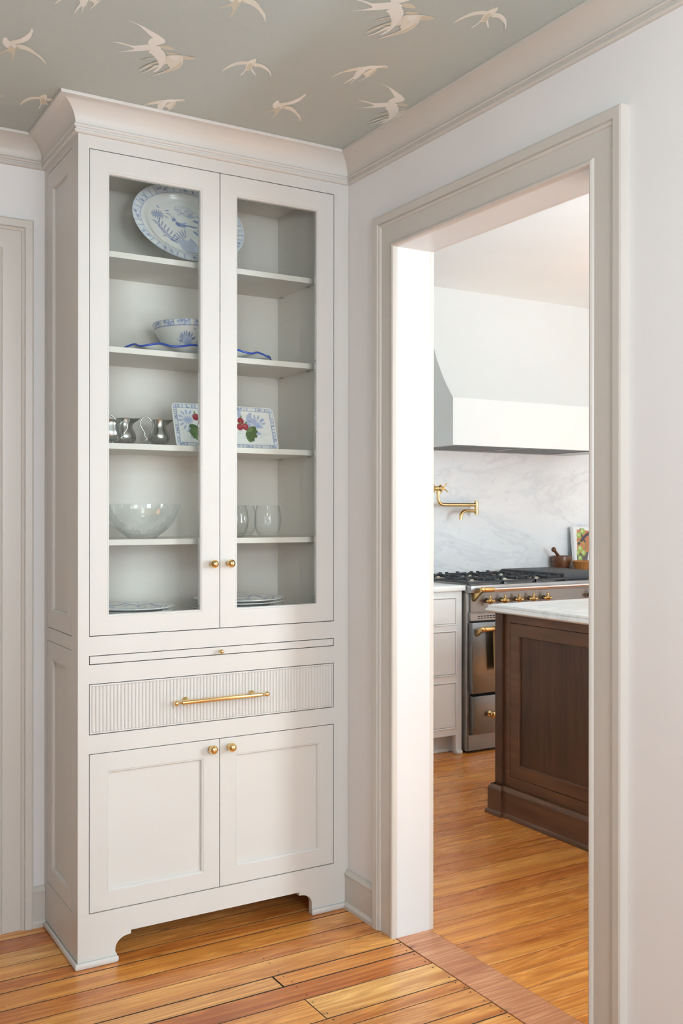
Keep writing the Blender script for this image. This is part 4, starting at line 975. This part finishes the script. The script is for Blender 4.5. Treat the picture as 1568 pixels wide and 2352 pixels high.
# ------------------------------------------------------------------ range
RX0, RX1 = 1.655, 3.022
rg_ = thing('range_cooker', 'wide stainless steel range cooker with brass knobs and rails, against the marble wall', 'range', ((RX0+RX1)/2, 1.43, 0))
b = MB()
b.box(RX0, RX1, 1.10, 1.775, .012, .885, .003); b.build('body', M['steel_b'], rg_)
b = MB(); b.box(RX0+.02, RX1-.02, 1.12, 1.76, 0, .0118); b.build('plinth', M['black'], rg_)
b = MB(); b.box(RX0+.004, RX1, 1.088, 1.0998, .016, .102, .001); b.build('kick_panel', M['steel_p'], rg_)
b = MB(); b.box(RX0+.020, RX1, 1.0935, 1.0998, .104, .73); b.build('recess', M['black'], rg_)
b = MB(); b.box(RX0, RX1, 1.058, 1.775, .8852, .9265, .004); b.build('hob_top', M['steel'], rg_, True)
b = MB(); b.box(RX0+.016, RX1, 1.086, 1.0998, .777, .885, .001); b.build('control_panel', M['steel_p'], rg_)
b = MB(); b.prism([(1.0998, .7765), (1.084, .7765), (1.076, .765), (1.076, .731), (1.0998, .731)], lambda u, v, d: (d, u, v), RX0+.010, RX1); vp = b.build('vent_panel', M['steel'], rg_)
for zz, mm in ((.7515, .0055), (.7410, .0045)):
    for k in range(58):
        x = 1.712+k*.0212
        if x > RX1-.04: break
        s = MB(); s.box(x, x+.0155, 1.0752, 1.0765, zz, zz+mm); s.build('vent_slot', M['black'], vp)
def rail(x0, x1, y, z, yb, zb, parent, name, r=.011):
    t = MB(); t.lathe([(r*.72, x0+.07), (r*.72, x1-.07)], (0, y, z), 'x', 16); o = t.build(name, M['steel_h'], parent, True)
    for s, xe in ((1, x0), (-1, x1)):
        e = MB(); e.lathe([(0, 0), (r*1.1, .001*s), (r*1.45, .007*s), (r*1.45, .016*s), (r*1.1, .022*s), (r*.95, .025*s), (r*1.2, .028*s), (r*1.25, .031*s), (r*1.25, .088*s), (r*1.05, .091*s)], (xe, y, z), 'x', 18)
        xx = xe+.012*s; q = r*.8
        vs = [(xx-q, y, z-r), (xx+q, y, z-r), (xx+q, yb, zb-.026), (xx-q, yb, zb-.026), (xx-q, y+.006, z+r*.5), (xx+q, y+.006, z+r*.5), (xx+q, yb, zb+.012), (xx-q, yb, zb+.012)]
        V = [e.bm.verts.new(v) for v in vs]
        for qd in ((0, 1, 2, 3), (4, 5, 6, 7), (0, 1, 5, 4), (1, 2, 6, 5), (2, 3, 7, 6), (3, 0, 4, 7)): e.bm.faces.new([V[i] for i in qd])
        e.build('rail_bracket', M['brass_old'], o, True, 40)
    return o
rail(1.682, RX1-.02, 1.012, .906, 1.086, .862, rg_, 'front_rail')
def oven(x0, x1):
    b = MB(); b.box(x0, x1, 1.058, 1.0933, .333, .722, .003); d = b.build('oven_door', M['steel_d'], rg_, True)
    rail(x0+.016, x1-.016, 1.008, .690, 1.058, .672, d, 'door_rail', .0105)
    b = MB(); b.box(x0+.008, x1, 1.058, 1.0933, .108, .318, .003); w_ = b.build('warming_drawer', M['steel_d'], rg_, True)
    k = MB(); k.lathe([(.014, 0), (.014, -.003), (.007, -.006), (.006, -.018), (.011, -.021), (.0125, -.024), (.018, -.03), (.0195, -.037), (.016, -.045), (.008, -.049), (.007, -.051), (0, -.052)], (x0+.116, 1.058, .216), 'y', 20); k.build('knob', M['brass_old'], w_, True)
oven(RX0+.008, 2.345); oven(2.365, RX1-.006)
for xx in (1.782, 1.886, 1.991, 2.096, 2.204, 2.561, 2.66, 2.76):
    k = MB(); k.lathe([(.0135, 0), (.0135, -.004), (.011, -.006)], (xx, 1.086, .838), 'y', 20); bz = k.build('control_knob', M['black'], rg_, True)
    k = MB(); y0 = 1.086
    k.lathe([(.012, -.004), (.012, -.010), (.0085, -.016), (.013, -.022), (.0165, -.031), (.0155, -.040), (.009, -.045), (.0055, -.049), (.0075, -.055), (.0045, -.060), (0, -.061)], (xx, y0, .838), 'y', 18)
    for t in range(4):
        a = PI/2*t; dx, dz = math.cos(a), math.sin(a)
        k.tube([(xx+dx*.008, y0-.034, .838+dz*.008), (xx+dx*.019, y0-.034, .838+dz*.019), (xx+dx*.024, y0-.034, .838+dz*.024), (xx+dx*.0285, y0-.034, .838+dz*.0285), (xx+dx*.031, y0-.034, .838+dz*.031)], [.0085, .0055, .0072, .006, .002], 10)
    k.build('knob_handle', M['brass_old'], bz, True, 50)
# burners and pan supports
def burner(x, y, r):
    b = MB(); b.lathe([(r*1.25, .9266), (r*1.25, .930), (r*.9, .931), (r*.9, .938), (r*.5, .9385)], (x, y, 0), 'z', 24); o = b.build('burner', M['steel_h'], rg_, True)
    b = MB(); b.lathe([(r*.95, .9385), (r, .940), (r, .944), (r*.9, .9458), (0, .9462)], (x, y, 0), 'z', 24); b.build('burner_cap', M['cream'], o, True)
bx = [1.79, 2.03, 2.27]
for i, x in enumerate(bx):
    for j, y in enumerate((1.24, 1.56)): burner(x, y, .030+.010*((i+j) % 2))
for i, x in enumerate(bx):
    g = MB(); x0, x1, y0, y1 = x-.118, x+.118, 1.105, 1.715; t = .006
    def bar(xa, ya, xb, yb, za=.944, zb=.953, w=.005):
        d = Vector((xb-xa, yb-ya, 0)); n = Vector((-d.y, d.x, 0)).normalized()*w
        V = [g.bm.verts.new(p) for p in ((xa+n.x, ya+n.y, za), (xa-n.x, ya-n.y, za), (xb-n.x, yb-n.y, za), (xb+n.x, yb+n.y, za), (xa+n.x, ya+n.y, zb), (xa-n.x, ya-n.y, zb), (xb-n.x, yb-n.y, zb), (xb+n.x, yb+n.y, zb))]
        for q in ((0, 1, 2, 3), (4, 5, 6, 7), (0, 1, 5, 4), (1, 2, 6, 5), (2, 3, 7, 6), (3, 0, 4, 7)): g.bm.faces.new([V[k_] for k_ in q])
    for a_ in ((x0, y0, x1, y0), (x0, y1, x1, y1), (x0, y0, x0, y1), (x1, y0, x1, y1), (x0, 1.40, x1, 1.40)): bar(*a_, za=.934, zb=.945)
    for px, py in ((x0, y0), (x1, y0), (x0, y1), (x1, y1)): g.box(px-.007, px+.007, py-.007, py+.007, .9267, .945)
    for cy in (1.24, 1.56):
        for t_ in range(8):
            a = PI/4*t_; ca, sa = math.cos(a), math.sin(a); Rr = .114 if t_ % 2 == 0 else .135
            xo, yo = x+max(-.118, min(.118, ca*Rr)), cy+max(-.14, min(.14, sa*Rr))
            bar(x+ca*.035, cy+sa*.035, xo, yo, .944, .956, .0042)
            g.box(x+ca*.038-.006, x+ca*.038+.006, cy+sa*.038-.006, cy+sa*.038+.006, .950, .9605)
            g.box(xo-.007, xo+.007, yo-.007, yo+.007, .944, .962)
    g.build('pan_support', M['iron'], rg_)
b = MB(); b.box(2.405, 2.822, 1.135, 1.705, .9315, .966, .003); gc = b.build('griddle_cover', M['griddle'], rg_, True)
b = MB(); b.box(2.43, 2.80, 1.15, 1.69, .9268, .9314); b.build('griddle_plate', M['iron'], rg_)

# towel on the oven rail
b = MB()
pts = []
y_, z_ = 1.008, .690
out = [(y_+.0115, .46), (y_+.0115, .69), (y_+.008, .6995), (y_, .7035), (y_-.008, .6995), (y_-.0115, .69), (y_-.0125, .445)]
inn = [(y_-.0155, .445), (y_-.0145, .692), (y_-.0105, .703), (y_, .7075), (y_+.0105, .703), (y_+.0145, .692), (y_+.0145, .46)]
b.prism(out+inn, lambda u, v, d: (d, u, v), 1.775, 1.99)
tw = b.build('tea_towel', M['towel']); 
for v in tw.data.vertices:
    k = (v.co.z-.445)/.25; 
    if v.co.x < 1.8: v.co.x += .010*(1-k)
origin_mesh(tw)
tag(tw, 'tan linen towel over the oven rail, mostly hidden behind the wooden island', 'towel')
b = MB(); b.tube([(1.789, .994, .450), (1.793, .994, .425), (1.788, .995, .408), (1.780, .994, .396), (1.779, .994, .388)], [.0016, .002, .0016, .002, .0015], 6); b.ball((1.780, .994, .381), .006); b.ball((1.780, .994, .370), .005)
ts = b.build('towel_tie', M['towel']); ts.parent = tw; ts.matrix_parent_inverse = Matrix.Translation(-tw.location)
ts.data.transform(Matrix.Translation(-tw.location)); ts.matrix_parent_inverse = Matrix.Identity(4)

# ------------------------------------------------------------------ pot filler
pf = thing('pot_filler', 'polished brass pot filler tap with cross handle, on the marble above the range', 'tap', (1.905, 1.7785, 1.40))
b = MB(); b.lathe([(.034, 0), (.034, -.004), (.027, -.009), (.022, -.014)], (1.905, 1.7783, 1.475), 'y', 28); b.build('wall_flange', M['brass'], pf, True)
b = MB(); b.lathe([(.0155, -.012), (.0155, -.085), (.0175, -.088), (.0175, -.098), (.011, -.102), (.009, -.118), (.0115, -.121), (.0115, -.128), (0, -.130)], (1.905, 1.7783, 1.475), 'y', 24); b.build('valve', M['brass'], pf, True)
b = MB(); y = 1.7783-.126
for t in range(4):
    a = PI/4+PI/2*t+.15; dx, dz = math.cos(a), math.sin(a); b.tube([(1.905, y, 1.475), (1.905+dx*.012, y-.002, 1.475+dz*.012), (1.905+dx*.030, y-.006, 1.475+dz*.030)], [.0055, .0038, .0048], 10); b.ball((1.905+dx*.031, y-.006, 1.475+dz*.031), .0052, seg=10)
b.build('cross_handle', M['brass'], pf, True)
def arc(c, r, a0, a1, n, pl='xz'):
    return [(c[0]+r*math.cos(a0+(a1-a0)*i/n), c[1], c[2]+r*math.sin(a0+(a1-a0)*i/n)) for i in range(n+1)]
yy = 1.70; zt = 1.374
p = [(1.903, yy, 1.462), (1.903, yy, zt+.038)]+arc((1.941, yy, zt+.038), .038, PI, 1.5*PI, 8)+[(2.197, yy, zt)]
b = MB(); b.tube(p, .0115, 14); b.lathe([(.0142, 0), (.0142, .018)], (1.903, yy, 1.440), 'z', 16); b.build('upper_arm', M['brass'], pf, True, 50)
b = MB(); b.lathe([(.009, -.064), (.009, -.058), (.0145, -.056), (.0145, -.030), (.0125, -.028), (.0125, -.014), (.0145, -.012), (.0145, .018), (.010, .021), (.010, .026), (.006, .028)], (2.199, yy, zt), 'z', 20); b.build('elbow_joint', M['brass'], pf, True)
sp = [(2.197, yy, 1.336), (2.15, yy-.016, 1.336), (2.085, yy-.038, 1.336), (2.064, yy-.045, 1.334), (2.047, yy-.051, 1.326), (2.037, yy-.054, 1.312), (2.033, yy-.056, 1.296), (2.032, yy-.056, 1.282)]
b = MB(); b.tube(sp, [.0115]*7+[.0118], 14); b.build('spout', M['brass'], pf, True, 50)

# ------------------------------------------------------------------ things beside the range
c = (2.925, 1.705, .9268)
m_ = thing('mortar', 'round brown wooden mortar with pestle, standing behind the griddle', 'mortar', c)
b = MB(); b.lathe([(0, 0), (.040, 0), (.050, .010), (.062, .040), (.068, .075), (.0695, .100), (.067, .110), (.063, .111), (.059, .105), (.057, .075), (.04, .04), (0, .03)], c, 'z', 48); b.build('bowl', M['mortar'], m_, True, 60)
ps = thing('pestle', 'brown wooden pestle with ball end, leaning in the mortar', 'pestle', (2.925, 1.705, .962))
p0, p1 = Vector((2.955, 1.70, .972)), Vector((2.823, 1.672, 1.082))
b = MB(); b.tube([p0, p0.lerp(p1, .06), p0.lerp(p1, .25), p0.lerp(p1, .5), p0.lerp(p1, .9)], [.012, .017, .015, .011, .0095], 16); b.ball(p1, .0165); b.build('shaft', M['mortar'], ps, True, 60)
c = (2.968, 1.545, .9268)
bk = thing('wicker_basket', 'small orange brown wicker basket in front of the cookbook', 'basket', c)
b = MB(); n = 48
def bask(r0, z): return r0
b.lathe([(0, .001), (.050, .001), (.053, .004), (.068, .078), (.066, .079), (.050, .008), (0, .006)], c, 'z', 48); b.build('wall', M['wicker'], bk, True)
b = MB()
for k in range(n):
    a = 2*PI*k/n; q = .0012*(1 if k % 2 else -1)
    b.tube([(c[0]+(.0545+q)*math.cos(a), c[1]+(.0545+q)*math.sin(a), c[2]+.003), (c[0]+(.0625-q)*math.cos(a), c[1]+(.0625-q)*math.sin(a), c[2]+.040), (c[0]+(.0695+q)*math.cos(a), c[1]+(.0695+q)*math.sin(a), c[2]+.076)], .0034, 6)
o = b.build('woven_stakes', M['wicker'], bk, True); o['kind'] = 'stuff'
b = MB(); b.tube([(c[0]+.070*math.cos(2*PI*k/40), c[1]+.070*math.sin(2*PI*k/40), c[2]+.079) for k in range(41)], .0042, 8, False); b.tube([(c[0]+.055*math.cos(2*PI*k/40), c[1]+.055*math.sin(2*PI*k/40), c[2]+.0045) for k in range(41)], .0036, 8, False); b.build('rim', M['wicker'], bk, True)
# cookbook leaning open against the marble
bx0, bx1, by, bz, bh = 3.050, 3.44, 1.735, .9275, .305
ck = thing('cookbook', 'open white cookbook with a photograph of green tomatoes, leaning on the marble', 'book', ((bx0+bx1)/2, 1.74, .9272))
lean = math.radians(5)
def bp(u, v, d): return (bx0+u, by-.030+v*math.sin(lean)+d, bz+.0005+v*math.cos(lean))
for k in range(3):
    b = MB(); b.prism([(-.012+.005*k, 0), (.19, 0), (.19, bh-.003*k), (-.014+.005*k, bh-.003*k)], bp, .012-.005*k, .0078-.005*k+.0004); b.build('page_block', M['book'], ck)
b = MB(); b.prism([(.192, 0), (.40, 0), (.40, bh-.004), (.192, bh-.004)], bp, .008, -.001); b.build('page_block', M['book'], ck)
cv = Canvas(.185, .30, .0012, (.84, .84, .84))
P4 = [(.018, .06), (.105, .06), (.165, .272), (.030, .285)]
cv.poly(P4, (.52, .20, .09)); cv.poly([(.018, .06), (.105, .06), (.125, .13), (.018, .12)], (.12, .10, .10)); cv.line([(.04, .19), (.11, .245), (.15, .262)], .020, (.06, .055, .07)); cv.line([(.06, .285), (.08, .22), (.1, .2)], .014, (.06, .055, .07)); cv.line([(.015, .215), (.09, .185)], .006, (.45, .36, .10))
for x, y, r in ((.045, .245, .021), (.08, .272, .022), (.05, .155, .021), (.022, .125, .019), (.078, .125, .020), (.045, .09, .019)):
    cv.disk(x, y, r, r, (.33, .45, .10)); cv.disk(x-.004, y+.005, r*.6, r*.55, (.62, .70, .38), .6); cv.disk(x, y, r*.7, r*.7, (.2, .3, .06), .5, 0, .002)
cv.line([(.1, .2), (.105, .17), (.09, .15)], .008, (.14, .2, .07))
cv.poly([(-.01, -.01), (.018, -.01), (.018, .31), (-.01, .31)], (.84, .84, .84)); cv.poly([(.105, .06), (.2, .06), (.2, .31), (.168, .285)], (.84, .84, .84))
cv.disk(.155, .11, .024, .034, (.40, .50, .15)); cv.disk(.155, .11, .016, .026, (.7, .74, .5))
U, V = np.meshgrid(np.linspace(.003, .186, 150), np.linspace(.003, .292, 240), indexing='ij')
PP = np.stack([bx0+U, by-.030+V*math.sin(lean)-.0025-.004*np.sin(U/.19*PI), bz+.0005+V*math.cos(lean)], -1)
grid('photograph_page', PP, cv.sample(U, V), M['page'], ck)

# ------------------------------------------------------------------ island
IX, IY1, IY0 = 1.075, .205, -1.75
isl = thing('kitchen_island', 'dark stained wood kitchen island with marble top, right side of the doorway', 'island', (1.55, (IY0+IY1)/2, 0))
fi = lambda u, v, d: (1.118+d, u, v)
XR = 2.0
b = MB(); b.box(1.14, XR, IY0+.06, IY1-.03, .02, .886); b.build('carcass', M['walnut'], isl)
W1 = IY1-.014
for py in (W1-.048, IY0+.04):
    b = MB(); b.box(1.104, 1.152, py, py+.048, .118, .8865, .0015); b.build('corner_post', M['walnut'], isl)
# face frame and inset framed panels, each with a dark gap
ys0, ys1 = IY0+.088, W1-.048
n = 3; seg = [(.107-.62*(k+1)+.045, .107-.62*k) for k in range(n)]
for a0, a1 in [(seg[0][1], ys1), (ys0, seg[-1][0])]+[(c[1], a[0]) for a, c in zip(seg, seg[1:])]: b = MB(); b.box(1.118, 1.1398, a0, a1, .118, .886); b.build('face_stile', M['walnut_h'], isl)
for a0, a1 in seg:
    for z0, z1 in ((.848, .886), (.118, .176)): b = MB(); b.box(1.118, 1.1398, a0, a1, z0, z1); b.build('face_rail', M['walnut_h'], isl)
for a0, a1 in seg:
    g = .0022
    b = MB(); b.rings((a0+g, a1-g, .176+g, .848-g), [(0, .0195), (0, .0008), (.0008, 0), (.054, 0), (.0555, .002), (.057, .008), (.057, .0195)], fi, cap=False); fr = b.build('door_frame', M['walnut_h'], isl)
    b = MB(); b.box(1.1275, 1.132, a0+g+.0572, a1-g-.0572, .176+g+.0572, .848-g-.0572); b.build('door_panel', M['walnut'], fr)
# plinth with moulded cap and shoe, stepping out round the corner post
BP = [(0, 0), (.012, 0), (.012, .112), (.010, .114), (.010, .117), (.007, .122), (.003, .127), (.003, .130), (0, .131)]
def plinth(pts, prof, name, m):
    P = [Vector((x, y, 0)) for x, y in pts]; N = []
    for a, c in zip(P, P[1:]):
        t = (c-a).normalized(); N.append(Vector((t.y, -t.x, 0)))
    path = []
    for i in range(len(P)):
        nn_ = N[0] if i == 0 else N[-1] if i == len(P)-1 else (N[i-1]+N[i])/(1+N[i-1].dot(N[i]))
        path.append((P[i], nn_, Vector((0, 0, 1))))
    b = MB(); b.sweep(path, prof, None); return b.build(name, M[m], isl, True, 28)
PT = [(XR, W1+.009), (1.092, W1+.009), (1.092, ys1-.008), (1.106, ys1-.008), (1.106, IY0+.1)]
P2 = PT
plinth(P2, BP, 'plinth', 'walnut_h')
plinth(P2, [(.012, 0), (.022, 0), (.022, .008), (.019, .015), (.0125, .019)], 'shoe_moulding', 'walnut_h')
b = MB()
TOP = [(0, .8868), (.012, .8868), (.018, .890), (.0205, .896), (.018, .903), (.013, .906), (.011, .909), (.012, .914), (.008, .9195), (.002, .921), (0, .921)]
ex = Vector((0, 0, 1)); x0, x1, y0, y1 = 1.094, XR+.03, IY0-.03, IY1-.002
path = [(Vector((x0, y0, 0)), Vector((-1, -1, 0)), ex), (Vector((x0, y1, 0)), Vector((-1, 1, 0)), ex), (Vector((x1, y1, 0)), Vector((1, 1, 0)), ex), (Vector((x1, y0, 0)), Vector((1, -1, 0)), ex), (Vector((x0, y0, 0)), Vector((-1, -1, 0)), ex)]
R = [[b.bm.verts.new(p+o_*u+q*w_) for u, w_ in TOP] for p, o_, q in path[:4]]
for i in range(4):
    A, Bq = R[i], R[(i+1) % 4]
    for k in range(len(TOP)-1): b.bm.faces.new((A[k], A[k+1], Bq[k+1], Bq[k]))
b.bm.faces.new([r[0] for r in R]); b.bm.faces.new([r[-1] for r in R])
b.build('marble_top', M['marble2'], isl, True, 40)
